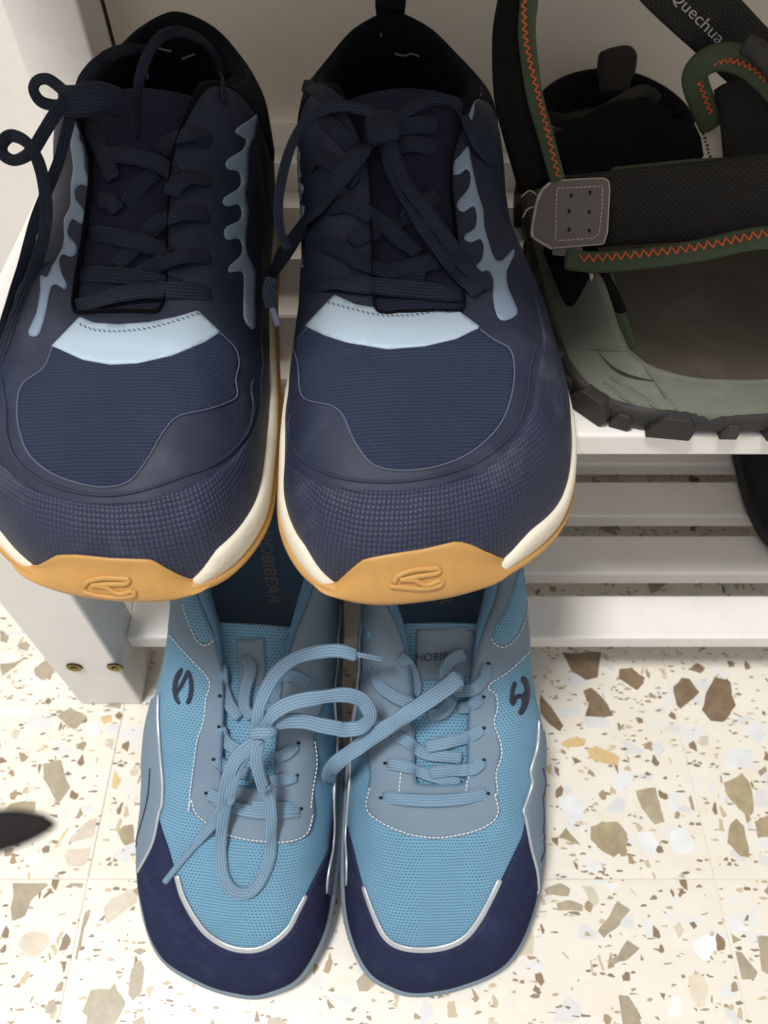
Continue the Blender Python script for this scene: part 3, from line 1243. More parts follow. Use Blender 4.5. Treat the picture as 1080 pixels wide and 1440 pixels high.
NAVY_KEYS = [
    (0.0000, -0.0120, 0.0880, -0.0008, 0.0530, 2.30, 2.10, 0.0000),
    (0.0030, 0.0080, 0.0880, 0.0041, 0.0530, 2.30, 2.10, 0.0000),
    (0.0120, 0.0270, 0.0878, 0.0082, 0.0530, 2.30, 2.10, 0.0000),
    (0.0300, 0.0440, 0.0875, 0.0123, 0.0530, 2.30, 2.10, 0.0000),
    (0.0560, 0.0525, 0.0890, 0.0160, 0.0535, 2.20, 2.00, 0.0000),
    (0.0840, 0.0550, 0.0980, 0.0168, 0.0560, 2.10, 2.00, 0.0000),
    (0.1200, 0.0530, 0.1220, 0.0160, 0.0640, 1.95, 1.90, 0.0000),
    (0.1520, 0.0450, 0.1490, 0.0164, 0.0750, 1.90, 1.80, 0.0010),
    (0.1780, 0.0420, 0.1720, 0.0250, 0.0840, 1.90, 1.70, 0.0020),
    (0.2020, 0.0395, 0.1940, 0.0320, 0.0780, 1.80, 1.60, 0.0030),
    (0.2280, 0.0370, 0.2220, 0.0340, 0.0710, 1.80, 1.60, 0.0040),
    (0.2520, 0.0310, 0.2480, 0.0280, 0.0700, 1.80, 1.60, 0.0030),
    (0.2680, 0.0180, 0.2650, 0.0160, 0.0760, 1.80, 1.60, 0.0020),
    (0.2740, 0.0000, 0.2710, 0.0000, 0.0800, 1.80, 1.60, 0.0010),
    (0.2680, -0.0180, 0.2650, -0.0160, 0.0760, 1.80, 1.60, 0.0020),
    (0.2520, -0.0310, 0.2480, -0.0280, 0.0700, 1.80, 1.60, 0.0030),
    (0.2280, -0.0370, 0.2220, -0.0340, 0.0730, 1.80, 1.60, 0.0040),
    (0.2020, -0.0390, 0.1940, -0.0330, 0.0820, 1.80, 1.60, 0.0040),
    (0.1780, -0.0400, 0.1720, -0.0260, 0.0900, 1.90, 1.70, 0.0030),
    (0.1520, -0.0410, 0.1490, -0.0160, 0.0790, 1.95, 1.85, 0.0020),
    (0.1200, -0.0435, 0.1220, -0.0148, 0.0660, 2.00, 1.90, 0.0010),
    (0.0840, -0.0465, 0.0980, -0.0156, 0.0560, 2.10, 2.00, 0.0000),
    (0.0560, -0.0470, 0.0890, -0.0143, 0.0535, 2.20, 2.00, 0.0000),
    (0.0300, -0.0455, 0.0875, -0.0115, 0.0530, 2.30, 2.10, 0.0000),
    (0.0100, -0.0370, 0.0878, -0.0082, 0.0530, 2.30, 2.10, 0.0000),
    (0.0020, -0.0250, 0.0880, -0.0049, 0.0530, 2.30, 2.10, 0.0000),
]
BLUE_KEYS = [
    (0.0000, -0.0100, 0.0960, -0.0010, 0.0520, 2.10, 2.00, 0.0000),
    (0.0030, 0.0100, 0.0960, 0.0040, 0.0520, 2.10, 2.00, 0.0000),
    (0.0120, 0.0325, 0.0960, 0.0070, 0.0520, 2.10, 2.00, 0.0000),
    (0.0300, 0.0460, 0.0965, 0.0100, 0.0520, 2.10, 2.00, 0.0000),
    (0.0560, 0.0545, 0.0980, 0.0125, 0.0530, 2.00, 2.00, 0.0000),
    (0.0840, 0.0570, 0.1050, 0.0135, 0.0550, 2.00, 2.00, 0.0000),
    (0.1180, 0.0585, 0.1250, 0.0140, 0.0620, 2.30, 1.90, 0.0030),
    (0.1500, 0.0525, 0.1480, 0.0155, 0.0710, 2.30, 1.80, 0.0040),
    (0.1760, 0.0495, 0.1660, 0.0200, 0.0770, 2.30, 1.70, 0.0050),
    (0.2020, 0.0465, 0.1900, 0.0300, 0.0710, 2.30, 1.60, 0.0060),
    (0.2280, 0.0445, 0.2200, 0.0330, 0.0660, 1.80, 1.60, 0.0040),
    (0.2520, 0.0310, 0.2480, 0.0280, 0.0680, 1.80, 1.60, 0.0030),
    (0.2680, 0.0180, 0.2650, 0.0160, 0.0730, 1.80, 1.60, 0.0020),
    (0.2740, 0.0000, 0.2710, 0.0000, 0.0760, 1.80, 1.60, 0.0010),
    (0.2680, -0.0180, 0.2650, -0.0160, 0.0730, 1.80, 1.60, 0.0020),
    (0.2520, -0.0310, 0.2480, -0.0280, 0.0680, 1.80, 1.60, 0.0030),
    (0.2280, -0.0370, 0.2200, -0.0330, 0.0670, 1.80, 1.60, 0.0030),
    (0.2020, -0.0380, 0.1900, -0.0300, 0.0730, 1.80, 1.60, 0.0030),
    (0.1760, -0.0405, 0.1660, -0.0200, 0.0790, 1.90, 1.70, 0.0020),
    (0.1500, -0.0415, 0.1480, -0.0155, 0.0730, 1.95, 1.85, 0.0020),
    (0.1180, -0.0455, 0.1250, -0.0140, 0.0630, 2.00, 1.90, 0.0010),
    (0.0840, -0.0480, 0.1050, -0.0135, 0.0550, 2.00, 2.00, 0.0000),
    (0.0560, -0.0485, 0.0980, -0.0125, 0.0530, 2.00, 2.00, 0.0000),
    (0.0300, -0.0460, 0.0965, -0.0100, 0.0520, 2.10, 2.00, 0.0000),
    (0.0100, -0.0365, 0.0960, -0.0070, 0.0520, 2.10, 2.00, 0.0000),
    (0.0020, -0.0230, 0.0960, -0.0050, 0.0520, 2.10, 2.00, 0.0000),
]


def navy_base(name, label, toe, yaw, mirror, pitch=0.0, creases=(), wide=1.075):
    root = thing(name, label, 'shoe', toe, 'navy shoes side by side on the upper shelf')
    S = Shoe(root, [(a, b * wide, c, d * 1.04, e, p, q, bl + 0.0012) for a, b, c, d, e, p, q, bl in NAVY_KEYS], Vector(toe), yaw, pitch, mirror, creases=creases)
    S.upper('upper', MAT['n_film'])
    S.lining(MAT['n_lining'])
    S.insole(MAT['n_lining'])

    S.rings('outsole', lambda i: [(-0.004, 0.0), (0.0022, 0.0006), (0.0036, 0.003), (0.0035, 0.0050), (0.0018, 0.0054), (-0.003, 0.0053)], MAT['gum'], True)
    S.tongue(MAT['n_tongue'], [(0.075, 0.024, 0.045, 0.003, 0), (0.095, 0.026, 0.0505, 0.003, 0), (0.122, 0.026, 0.059, 0.004, 0), (0.149, 0.027, 0.069, 0.005, 0), (0.168, 0.028, 0.077, 0.006, 0), (0.180, 0.027, 0.082, 0.006, 0)])
    return S


def blue_base(name, label, toe, yaw, pitch, mirror, o=0.0, creases=()):
    root = thing(name, label, 'shoe', toe, 'blue shoes leaning on the lower shelf')
    S = Shoe(root, BLUE_KEYS, Vector(toe), yaw, pitch, mirror, oshift=o, creases=creases)
    S.upper('upper', MAT['b_mesh'])
    S.lining(MAT['b_lining'])
    S.insole(MAT['b_insole'])
    S.rings('sole', lambda i: [(-0.004, 0.0), (0.0015, 0.0006), (0.003, 0.003), (0.0028, 0.0055), (0.0016, 0.0072), (0.0003, 0.0076), (-0.003, 0.0075)], MAT['b_sole'], True)
    S.tongue(MAT['b_mesh'], [(0.085, 0.020, 0.044, 0.004, o), (0.100, 0.021, 0.048, 0.003, o), (0.125, 0.021, 0.056, 0.003, o), (0.148, 0.022, 0.064, 0.004, o), (0.162, 0.023, 0.068, 0.004, o), (0.172, 0.022, 0.0715, 0.003, o)])
    return S


SZ = 0.2297
NR = navy_base('sneaker', 'navy sneaker with its long laces tied in a bow, ends hanging down both sides', (0.0165, 0.131, SZ), 2.8, False, creases=[(0.066, -0.05, 3.0, 0.0022, 0.0016, -0.012, 0.024), (0.060, 0.02, 1.0, 0.0020, 0.0007, 0.014, 0.022), (0.075, 0.0, 2.0, 0.0018, 0.0006, -0.02, 0.018)])
NL = navy_base('sneaker', 'navy sneaker with loosened laces and two small loops sticking out beside the white wall', (-0.0925, 0.131, SZ), 1.0, True, wide=1.055, creases=[(0.069, -0.10, 2.0, 0.0024, 0.0010, 0.006, 0.026), (0.060, 0.06, 1.0, 0.0020, 0.0006, -0.014, 0.02)])
BR = blue_base('sneaker', 'pale blue sneaker with lettered tongue tab and crossed laces without a hanging loop', (0.028, 0.039, 0.0), 0, 16.5, False, creases=[(0.055, 0.2, 0, 0.005, 0.0009, 0.008, 0.025), (0.070, -0.3, 0, 0.004, 0.0010, -0.02, 0.018)])
BL = blue_base('sneaker', 'pale blue sneaker with a knotted bow and a long lace loop hanging over its toe', (-0.079, 0.039, 0.0), -4.2, 16.5, True, -0.006, creases=[(0.058, -0.2, 0, 0.005, 0.0009, 0.0, 0.025)])
# ================================================================ navy sneakers: panels, prints, bumper, laces
def font_mesh(text):
    cu = bpy.data.curves.new('lettering', 'FONT')
    cu.body = text
    cu.align_x = 'CENTER'
    cu.align_y = 'CENTER'
    cu.size = 1.0
    cu.resolution_u = 3
    o = bpy.data.objects.new('lettering', cu)
    COL.objects.link(o)
    bpy.context.view_layer.update()
    me = bpy.data.meshes.new_from_object(o.evaluated_get(bpy.context.evaluated_depsgraph_get()))
    bpy.data.objects.remove(o)
    bm = bmesh.new()
    bm.from_mesh(me)
    bmesh.ops.triangulate(bm, faces=bm.faces[:])
    V = [v.co.copy() for v in bm.verts]
    F = [tuple(v.index for v in f.verts) for f in bm.faces]
    bm.free()
    return V, F


def lettering(name, text, place, mat, parent):
    """place((x, y) in letter heights) -> local point"""
    V, F = font_mesh(text)
    return mesh(name, [place(v.x, v.y) for v in V], F, mat, parent, False)


def navy_details(S, D):
    n = S.n
    # embossed toe cap and the ridge above it
    f = S.curve_f(D['toe_curve'])

    def toe_sel(i):
        k = i if i <= n / 2 else i - n
        r = f(i)
        if r is None:
            if abs(k) > n * 0.30:
                return None
            r = f.r_lo if k < f.lo else f.r_hi
        return (0.0, r)
    cap = S.patch('toe_cap', toe_sel, MAT['n_toe'], 0.0003, 18)
    S.trim('toe_ridge', D['ridge'], 0.0006, MAT['n_film'], 0.0001)
    # woven vamp with its cut edge
    vp = S.overlay('vamp', D['vamp'], MAT['n_mesh'], 0.0004, 5, smooth_n=3)
    S.trim('cut_edge', D['vamp_edge'], 0.00024, MAT['n_edge'], 0.0004)
    bd = S.overlay('vamp_band', D['band'], MAT['n_blue'], 0.0006, 6)
    S.stitches('stitching', D['band_stitch'], MAT['thread_dark'], 7, 3.5, 0.0002, 0.0008, slant=0.35, parent=bd)
    for k, P in enumerate(D['drips']):
        S.overlay('side_print', P, MAT['n_grey'], 0.0003, 5, smooth_n=2)
    # knit collar
    def col_sel(i):
        s = S.O[i].y
        if s < 0.176:
            return None
        return (1 - 0.62 * smoothstep(0.176, 0.205, s), 1.0)
    S.patch('collar', col_sel, MAT['n_collar'], 0.0006, 12)
    # gum bumper over the toe, with an embossed emblem
    g = S.curve_f(D['bumper'])

    TAPER = 5

    def bump_k(i):
        k = i if i <= n / 2 else i - n
        return max(0.0, g.lo - k, k - g.hi)

    def bump_sel(i):
        k = i if i <= n / 2 else i - n
        r = g(i)
        if r is None:
            d = bump_k(i)
            if d > TAPER:
                return None
            r = (g.r_lo if k < g.lo else g.r_hi) * (1 - d / TAPER) ** 1.5
        return (0.0, max(0.012, r))
    def mid(i):
        # the cream foam dives under the gum bumper at the toe
        k = i if i <= n / 2 else i - n
        m = min(k - g.lo, g.hi - k)
        k = 0.0062 * smoothstep(-1.5, 4, m)
        h = 1 - 0.72 * smoothstep(-7, 1, m)
        return [(a - k, 0.002 + (b - 0.002) * h) for a, b in ((-0.006, 0.002), (0.0015, 0.0025), (0.0024, 0.006), (0.0026, 0.010), (0.0018, 0.0140), (0.0004, 0.0155), (-0.002, 0.015))]
    S.rings('midsole', mid, MAT['cream'])
    bp = S.patch('toe_bumper', bump_sel, MAT['gum'], 0.0058, 14)
    # let the bumper grow out of the outsole: thick below, feathering to the surface at its top edge
    me = bp.data
    W = 17
    idx = [i for i in range(n) if bump_sel(i) and bump_sel(i)[1] - bump_sel(i)[0] > 1e-4]
    assert len(me.vertices) == len(idx) * W
    for b, i in enumerate(idx):
        r1 = bump_sel(i)[1]
        for j in range(15):
            r = r1 * j / 14
            t = j / 14
            off = 0.0036 * (1 - smoothstep(0.0, 0.75, t)) + 0.0014 * (1 - 0.45 * t)
            ends = 1 - 0.45 * smoothstep(0, TAPER, bump_k(i))
            p = S.P(i, r)
            nn = S.normal(i, r)
            me.vertices[b * W + 1 + j].co = p + nn * off * ends
    S2 = BVHTree.FromPolygons([v.co for v in me.vertices], [tuple(p.vertices) for p in me.polygons])
    for path in D['emblem']:
        pts, nr_ = [], []
        for q in resample(catmull(path, 6), 2.5):
            d = (S.Mi.to_3x3() @ ray(q.x, q.y)).normalized()
            h = S2.ray_cast(S.cpl, d)
            if h[0] is not None:
                nn = h[1] if h[1].dot(d) < 0 else -h[1]
                pts.append(h[0] + nn * 0.0003)
                nr_.append(nn)
        if len(pts) > 2:
            ribbon('emblem', pts, nr_, 0.0018, 0.0011, MAT['gum'], bp, sides=8)


def abs_lace(S, name, px, width, mat, thick=0.0012, face=None, smooth_n=7, wfun=None):
    """px: (x, y, distance from the eye along the view axis); for the free loops of a lace"""
    P = catmull(px, smooth_n)
    P = resample(P, 3.0)
    pts = []
    for q in P:
        p = S.Mi @ at_d(q.x, q.y, q.z)
        h = S.raw_hit(q.x, q.y, True)
        if h:  # lie on the shoe, not in it
            t = (h[0] - S.cpl).length - thick * 0.5 - 0.0012
            if (p - S.cpl).length > t:
                p = S.cpl + (p - S.cpl).normalized() * t
        pts.append(p)
    for _ in range(4):
        for k in range(1, len(pts) - 1):
            d0, d1, d2 = [(pts[k + e] - S.cpl).length for e in (-1, 0, 1)]
            m = min(d1, (d0 + d2) / 2)
            pts[k] = S.cpl + (pts[k] - S.cpl).normalized() * m
    nr_ = []
    for k, p in enumerate(pts):
        v = (S.cpl - p).normalized()
        if face:
            v = (v + S.Mi.to_3x3() @ Vector(face)).normalized()
        nr_.append(v)
    return ribbon(name, pts, nr_, width, thick, mat, S.root, wfun=wfun)


DR = {}
DR['vamp'] = tr('c5', [(150, 50), (105, 105), (118, 170), (125, 255), (150, 290), (225, 308), (265, 340), (300, 420), (355, 495), (430, 520), (540, 515), (640, 485), (720, 435), (780, 370), (815, 290), (828, 200), (815, 125), (760, 90), (715, 55), (640, 85), (540, 108), (430, 115), (330, 105), (230, 80)])
DR['vamp_edge'] = DR['vamp'][:19]
DR['band'] = tr('c2', [(190, 1240), (245, 1180), (300, 1122), (380, 1160), (480, 1177), (600, 1175), (720, 1152), (790, 1200), (850, 1245), (760, 1290), (640, 1318), (500, 1328), (350, 1305), (260, 1275)])
DR['band_stitch'] = tr('c2', [(275, 1150), (380, 1182), (480, 1203), (600, 1202), (710, 1180), (755, 1165)])
DR['toe_curve'] = tr('c5', [(56, 440), (90, 505), (180, 560), (300, 585), (450, 588), (580, 570), (700, 530), (790, 470), (850, 395), (890, 300), (905, 200), (925, 110)])
DR['ridge'] = tr('c5', [(92, 335), (84, 380), (98, 440), (150, 500), (260, 545), (400, 558), (540, 545), (680, 505), (780, 440), (840, 370), (870, 280), (882, 180), (905, 100)])
DR['bumper'] = tr('c5', [(235, 895), (290, 845), (330, 812), (400, 798), (530, 778), (640, 752), (690, 765), (750, 795)])
DR['emblem'] = [tr('c5', p) for p in ([(432, 892), (445, 868), (500, 848), (583, 842)], [(583, 842), (575, 858), (520, 868), (450, 882)], [(450, 880), (500, 882), (540, 898), (588, 880)], [(418, 902), (470, 906), (530, 910), (585, 898), (588, 880)])]
DR['drips'] = [tr('c2', p) for p in (
    [(805, 555), (775, 590), (745, 620), (745, 660), (775, 660), (800, 640), (815, 670), (805, 720), (770, 760), (762, 790), (790, 805), (825, 780), (838, 820), (830, 870), (795, 890), (792, 910), (820, 920), (850, 905), (865, 940), (855, 990), (830, 1015), (850, 1035), (880, 1025), (900, 1060), (900, 1130), (915, 1200), (945, 1218), (990, 1195), (985, 1160), (955, 1090), (950, 1030), (978, 970), (975, 945), (935, 990), (905, 985), (885, 930), (865, 860), (862, 800), (840, 730), (825, 660), (812, 600)],
    [(810, 335), (825, 340), (830, 400), (816, 465), (795, 460), (808, 400)],
    [(150, 558), (166, 578), (166, 605), (142, 608), (140, 655), (152, 683), (180, 703), (176, 738), (148, 745), (140, 775), (150, 815), (160, 830), (135, 850), (118, 890), (120, 800), (128, 740), (135, 700), (122, 640), (124, 600)],
    [(148, 985), (168, 990), (170, 1005), (152, 1018)])]
navy_details(NR, DR)

DL = {}
DL['vamp'] = tr('c4', [(190, 125), (160, 200), (80, 265), (65, 370), (80, 450), (110, 515), (180, 575), (270, 612), (360, 630), (440, 622), (490, 590), (540, 520), (580, 450), (620, 395), (660, 370), (750, 350), (820, 325), (855, 300), (850, 240), (862, 180), (845, 125), (795, 75), (740, 100), (620, 150), (500, 178), (400, 182), (300, 165)])
DL['vamp_edge'] = DL['vamp'][:22]
DL['band'] = tr('c4', [(190, 122), (240, 70), (290, 18), (340, 40), (430, 46), (540, 38), (640, 18), (715, -5), (795, 72), (740, 108), (620, 158), (500, 185), (400, 190), (300, 172)])
DL['band_stitch'] = tr('c4', [(290, 45), (340, 66), (430, 72), (540, 60), (640, 33), (725, 3)])
DL['toe_curve'] = tr('c4', [(5, 540), (60, 600), (150, 650), (280, 685), (400, 690), (520, 680), (640, 645), (760, 590), (850, 520), (910, 430), (940, 330)])
DL['ridge'] = tr('c4', [(8, 240), (22, 350), (28, 450), (60, 530), (140, 600), (260, 645), (390, 660), (520, 640), (650, 595), (770, 550), (850, 490), (900, 420), (915, 340), (908, 280), (915, 240)])
DL['bumper'] = tr('c4', [(125, 915), (170, 895), (205, 873), (280, 872), (400, 885), (550, 890), (590, 915), (640, 942), (690, 962)])
DL['emblem'] = [tr('c4', p) for p in ([(305, 990), (320, 970), (380, 958), (470, 962)], [(470, 962), (455, 978), (400, 980), (330, 985)], [(330, 985), (380, 990), (430, 1015), (482, 1002)], [(300, 1008), (360, 1022), (430, 1028), (485, 1020), (482, 1002)])]
DL['drips'] = [tr('c1', p) for p in (
    [(285, 420), (320, 430), (325, 480), (300, 520), (320, 560), (325, 640), (338, 680), (335, 708), (310, 700), (285, 720), (290, 760), (320, 800), (320, 840), (305, 850), (275, 830), (258, 870), (262, 900), (290, 930), (288, 965), (265, 975), (240, 965), (225, 985), (235, 1040), (255, 1080), (245, 1100), (225, 1085), (195, 1085), (175, 1180), (150, 1265), (125, 1278), (108, 1262), (140, 1190), (155, 1100), (155, 1045), (180, 1055), (200, 1010), (240, 940), (245, 880), (245, 830), (270, 780), (270, 700), (280, 640), (270, 560), (270, 480)],
    [(1000, 370), (985, 420), (940, 460), (895, 490), (900, 510), (935, 530), (920, 570), (870, 600), (855, 625), (870, 645), (905, 650), (915, 690), (900, 720), (850, 750), (848, 775), (870, 785), (905, 775), (918, 810), (905, 840), (860, 860), (850, 890), (865, 912), (905, 905), (920, 940), (910, 975), (870, 1010), (870, 1035), (900, 1030), (925, 1040), (925, 1100), (925, 1200), (945, 1240), (968, 1245), (965, 1150), (970, 1040), (955, 1000), (935, 950), (935, 870), (943, 800), (930, 740), (940, 680), (940, 610), (945, 560), (965, 520), (970, 470), (1005, 400)])]
navy_details(NL, DL)

# ---- laces of the navy pair
W1 = 0.0064


def rows(S, crop, name, data, width, mat, step=5):
    for P in data:
        S.lace(name, tr(crop, P), width, mat, step=step)


z = 0.0
rows(NL, 'c1', 'lace', [
    [(440, 1015, .001), (500, 950, .0015), (570, 880, .001)],
    [(480, 780, .001), (540, 700, .0015), (600, 650, .001)],
    [(285, 1172, .0008), (360, 1145, .0022), (480, 1112, .0034), (640, 1102, .003), (805, 1115, .0006)],
    [(298, 1045, .0006), (420, 1045, .002), (560, 1062, .0022), (680, 1085, .0018)],
    [(520, 1050, .002), (600, 1005, .0034), (700, 972, .003), (797, 972, .0006)],
    [(337, 893, .0006), (400, 893, .002), (520, 920, .0034), (640, 955, .002)],
    [(560, 885, .002), (620, 838, .0034), (700, 808, .003), (792, 815, .0006)],
    [(365, 768, .0006), (410, 762, .0025), (450, 800, .0015)],
    [(650, 745, .0015), (668, 700, .003), (720, 675, .003), (797, 678, .0006)],
    [(355, 608, .0006), (420, 588, .003), (520, 597, .005), (600, 622, .005), (668, 662, .002)],
    [(610, 585, .002), (660, 530, .004), (730, 505, .004), (805, 540, .0006)],
    [(330, 480, .0006), (380, 560, .002), (430, 680, .002)],
], W1, MAT['n_lace'])
abs_lace(NL, 'lace', tr('c1', [(515, 520, .305), (518, 380, .292), (545, 250, .285), (600, 150, .288), (680, 120, .30), (780, 165, .325), (838, 270, .345), (855, 390, .345)]), 0.0042, MAT['n_lace'], 0.0012, (1.4, 0, 0.2))
abs_lace(NL, 'lace', tr('c1', [(560, 190, .345), (460, 192, .322), (380, 232, .305), (322, 300, .292), (300, 360, .284), (262, 400, .279)]), 0.0046, MAT['n_lace'], 0.0013)
abs_lace(NL, 'lace', tr('c1', [(420, 385, .284), (340, 385, .279), (270, 370, .276), (225, 330, .276), (180, 300, .277), (140, 308, .279), (128, 345, .281), (160, 388, .282), (230, 400, .280), (300, 378, .276), (400, 350, .281)]), 0.0042, MAT['n_lace'], 0.0013, (0.3, -1.2, 0.9))
abs_lace(NL, 'lace', tr('c1', [(400, 380, .281), (330, 372, .276), (262, 372, .273), (212, 430, .272), (165, 505, .272), (120, 575, .273), (60, 608, .276), (15, 590, .278), (5, 550, .279), (42, 515, .277), (100, 540, .273), (140, 600, .272), (165, 690, .273), (176, 800, .275), (165, 900, .278), (130, 1020, .282), (80, 1150, .287), (10, 1340, .293), (-60, 1500, .297)]), 0.0044, MAT['n_lace'], 0.0013, (0.3, -0.8, 0.6))
abs_lace(NL, 'lace', tr('c1', [(330, 385, .281), (275, 400, .278), (258, 480, .279), (220, 620, .280), (172, 740, .281), (130, 850, .283), (90, 1000, .287), (55, 1110, .290), (0, 1290, .295), (-60, 1420, .298)]), 0.0040, MAT['n_lace'], 0.0013, (0.4, -0.5, 0.4))
abs_lace(NL, 'lace_knot', tr('c1', [(240, 385, .2765), (300, 385, .2745), (380, 372, .276), (450, 392, .283)]), 0.0105, MAT['n_lace'], 0.006)

rows(NR, 'c2', 'lace', [
    [(350, 925, .001), (440, 880, .0018), (560, 835, .001)],
    [(205, 1085, .0006), (300, 1073, .0026), (450, 1085, .0032), (600, 1100, .003), (790, 1120, .0006)],
    [(222, 935, .0006), (300, 935, .0026), (400, 995, .0024), (520, 1038, .0022), (640, 1060, .0015)],
    [(500, 1035, .0025), (600, 1008, .0034), (690, 992, .002)],
    [(270, 790, .0006), (350, 775, .003), (450, 830, .003), (540, 900, .0026), (620, 962, .0018)],
    [(190, 645, .0006), (240, 598, .003), (310, 640, .002), (380, 700, .001)],
    [(250, 450, .0006), (310, 500, .003), (370, 560, .002)],
    [(560, 840, .002), (640, 770, .003), (700, 745, .0006)],
    [(530, 560, .002), (600, 545, .003), (690, 570, .0006)],
    [(510, 500, .004), (600, 478, .004), (700, 475, .0006)],
    [(180, 325, .001), (220, 335, .002), (270, 365, .003), (320, 410, .002)],
], W1, MAT['n_lace'])
NR.lace('lace', tr('c2', [(468, 490, .007), (400, 570, .007), (300, 700, .0075), (200, 830, .006), (125, 935, .003), (85, 1000, .003), (60, 1060, .004)]), 0.0068, MAT['n_lace'])
abs_lace(NR, 'lace', tr('c2', [(60, 1055, .2665), (48, 1110, .270), (60, 1170, .273)]), 0.0046, MAT['n_lace'], 0.0016)
abs_lace(NR, 'lace_tip', tr('c2', [(60, 1165, .2728), (72, 1200, .274), (84, 1238, .2752)]), 0.0022, MAT['n_edge'], 0.0016)
abs_lace(NR, 'lace', tr('c2', [(450, 430, .270), (330, 403, .268), (230, 430, .267), (160, 500, .265), (112, 620, .263), (86, 760, .263), (92, 880, .264), (120, 945, .265)]), 0.0036, MAT['n_lace'], 0.0012, (0.8, -0.2, 0.3))
NR.lace('lace', tr('c2', [(485, 500, .007), (515, 640, .007), (575, 760, .0065), (645, 880, .006), (735, 1000, .004), (850, 1120, .0015)]), 0.0052, MAT['n_lace'])
NR.lace('lace', tr('c2', [(495, 505, .0075), (560, 680, .0085), (640, 790, .0085), (720, 900, .007), (800, 1010, .005), (890, 1090, .002)]), 0.0050, MAT['n_lace'])
NR.lace('lace', tr('c2', [(185, 440, .003), (250, 412, .005), (350, 402, .007), (470, 420, .007)]), 0.0040, MAT['n_lace'])
NR.lace('lace', tr('c2', [(490, 480, .007), (590, 412, .006), (680, 378, .004), (760, 395, .004), (800, 460, .005), (845, 560, .004), (920, 640, .001)]), 0.0042, MAT['n_lace'])
NR.lace('lace_knot', tr('c2', [(470, 440, .008), (478, 490, .010), (490, 545, .008)]), 0.0125, MAT['n_lace'], thick=0.006)
# heel pull tab of the bowed shoe
hp = [Vector((-0.008 * 0 + 0.0, 0.2655, 0.0835)), Vector((0, 0.2685, 0.089)), Vector((0, 0.2725, 0.0895)), Vector((0, 0.2755, 0.082)), Vector((0, 0.2765, 0.066))]
ribbon('pull_tab', hp, [Vector((0, -0.6, 1)), Vector((0, -0.2, 1)), Vector((0, 0.5, 1)), Vector((0, 1, 0.2)), Vector((0, 1, 0))], 0.0145, 0.002, MAT['n_collar'], NR.root)

# worn, fraying spots in the heel linings
for S, cr_, PP in ((NR, 'c2', ([(525, 203), (560, 212), (590, 205), (622, 215)], [(535, 100), (552, 104), (565, 98)], [(470, 110), (476, 140)])), (NL, 'c1', ([(600, 182), (625, 190), (652, 196)], [(690, 225), (715, 215), (742, 206)], [(555, 270), (562, 300)]))):
    for P in PP:
        abs_lace(S, 'frayed_thread', tr(cr_, [(a, b, .36) for a, b in P]), 0.0009, MAT['n_edge'], 0.0006)
# ================================================================ blue sneakers: saddle, suede toe, piping, stitching, laces
def blue_details(S, D):
    n = S.n
    f = S.curve_f(D['saddle'])

    def sad_sel(i):
        r = f(i)
        k = i if i <= n / 2 else i - n
        s = S.O[i].y
        if r is None:
            if s > 0.262:
                return None
            r = f.r_lo if k < f.lo else f.r_hi
        return (r, 1.0)
    sad = S.patch('eyestay', sad_sel, MAT['b_grey'], 0.0007, 12)
    for P in D['insets']:
        S.overlay('collar_inset', P, MAT['b_mesh'], 0.0009, 5, smooth_n=3)
    g = S.curve_f(D['suede'])

    def sue_sel(i):
        r = g(i)
        k = i if i <= n / 2 else i - n
        if r is None and g.lo - 12 < k < g.hi + 12:
            r = g.r_lo * (1 + 0.02 * (k - g.lo)) if k < g.lo else g.r_hi * (1 - 0.02 * (k - g.hi))
        return (0.0, r) if r else None
    S.patch('toe_guard', sue_sel, MAT['b_suede'], 0.0007, 12)
    S.trim('piping', D['piping'], 0.0016, MAT['silver'], 0.0006, flat=0.3)
    for c in D['side_curves']:
        h = S.curve_f(c)

        def side_sel(i, h=h):
            r = h(i)
            return (0.0, r) if r else None
        S.patch('side_guard', side_sel, MAT['b_grey'], 0.0010, 10)
        S.trim('side_piping', c, 0.0007, MAT['silver'], 0.0009)
    # inner side guard, with a wavy piped edge
    ks = [k for k in range(-int(n * 0.42), 0) if 0.045 < S.C[k % n].y < 0.20]
    wav = lambda k: 0.20 + 0.035 * math.sin(k * 0.55)
    S.patch('side_guard', lambda i: (0.0, wav(i - n)) if (i - n) in ks else None, MAT['b_grey'], 0.0010, 8)
    S.trim_r('side_piping', ks, wav, 0.0007, MAT['silver'], 0.0009)
    for c in D['side_lines']:
        S.trim('side_line', c, 0.00045, MAT['ink'], 0.0011)
    S.stitches('stitching', D['stitch'], MAT['thread'], 6.0, 3.6, 0.00033, 0.0011, parent=sad)
    S.stitches('stitching', D['suede_stitch'], MAT['ink'], 5, 3, 0.00025, 0.0010)
    for P in D['logo']:
        S.overlay('emblem', P, MAT['ink'], 0.0006, 4, smooth_n=2)


def text_on(S, bvh, name, text, cx, cy, ux, uy, vx, vy, mat, lift=0.0006, parent=None):
    """letters laid on a surface: (cx, cy) centre pixel, u = pixels per letter height along the line, v = up"""
    def place(a, b):
        px, py = cx + a * ux + b * vx, cy + a * uy + b * vy
        d = (S.Mi.to_3x3() @ ray(px, py)).normalized()
        h = bvh.ray_cast(S.cpl, d)
        if h[0] is None:
            return Vector((0, 0.14, 0.02))
        nn = h[1] if h[1].dot(d) < 0 else -h[1]
        return h[0] + nn * lift
    return lettering(name, text, place, mat, parent or S.root)


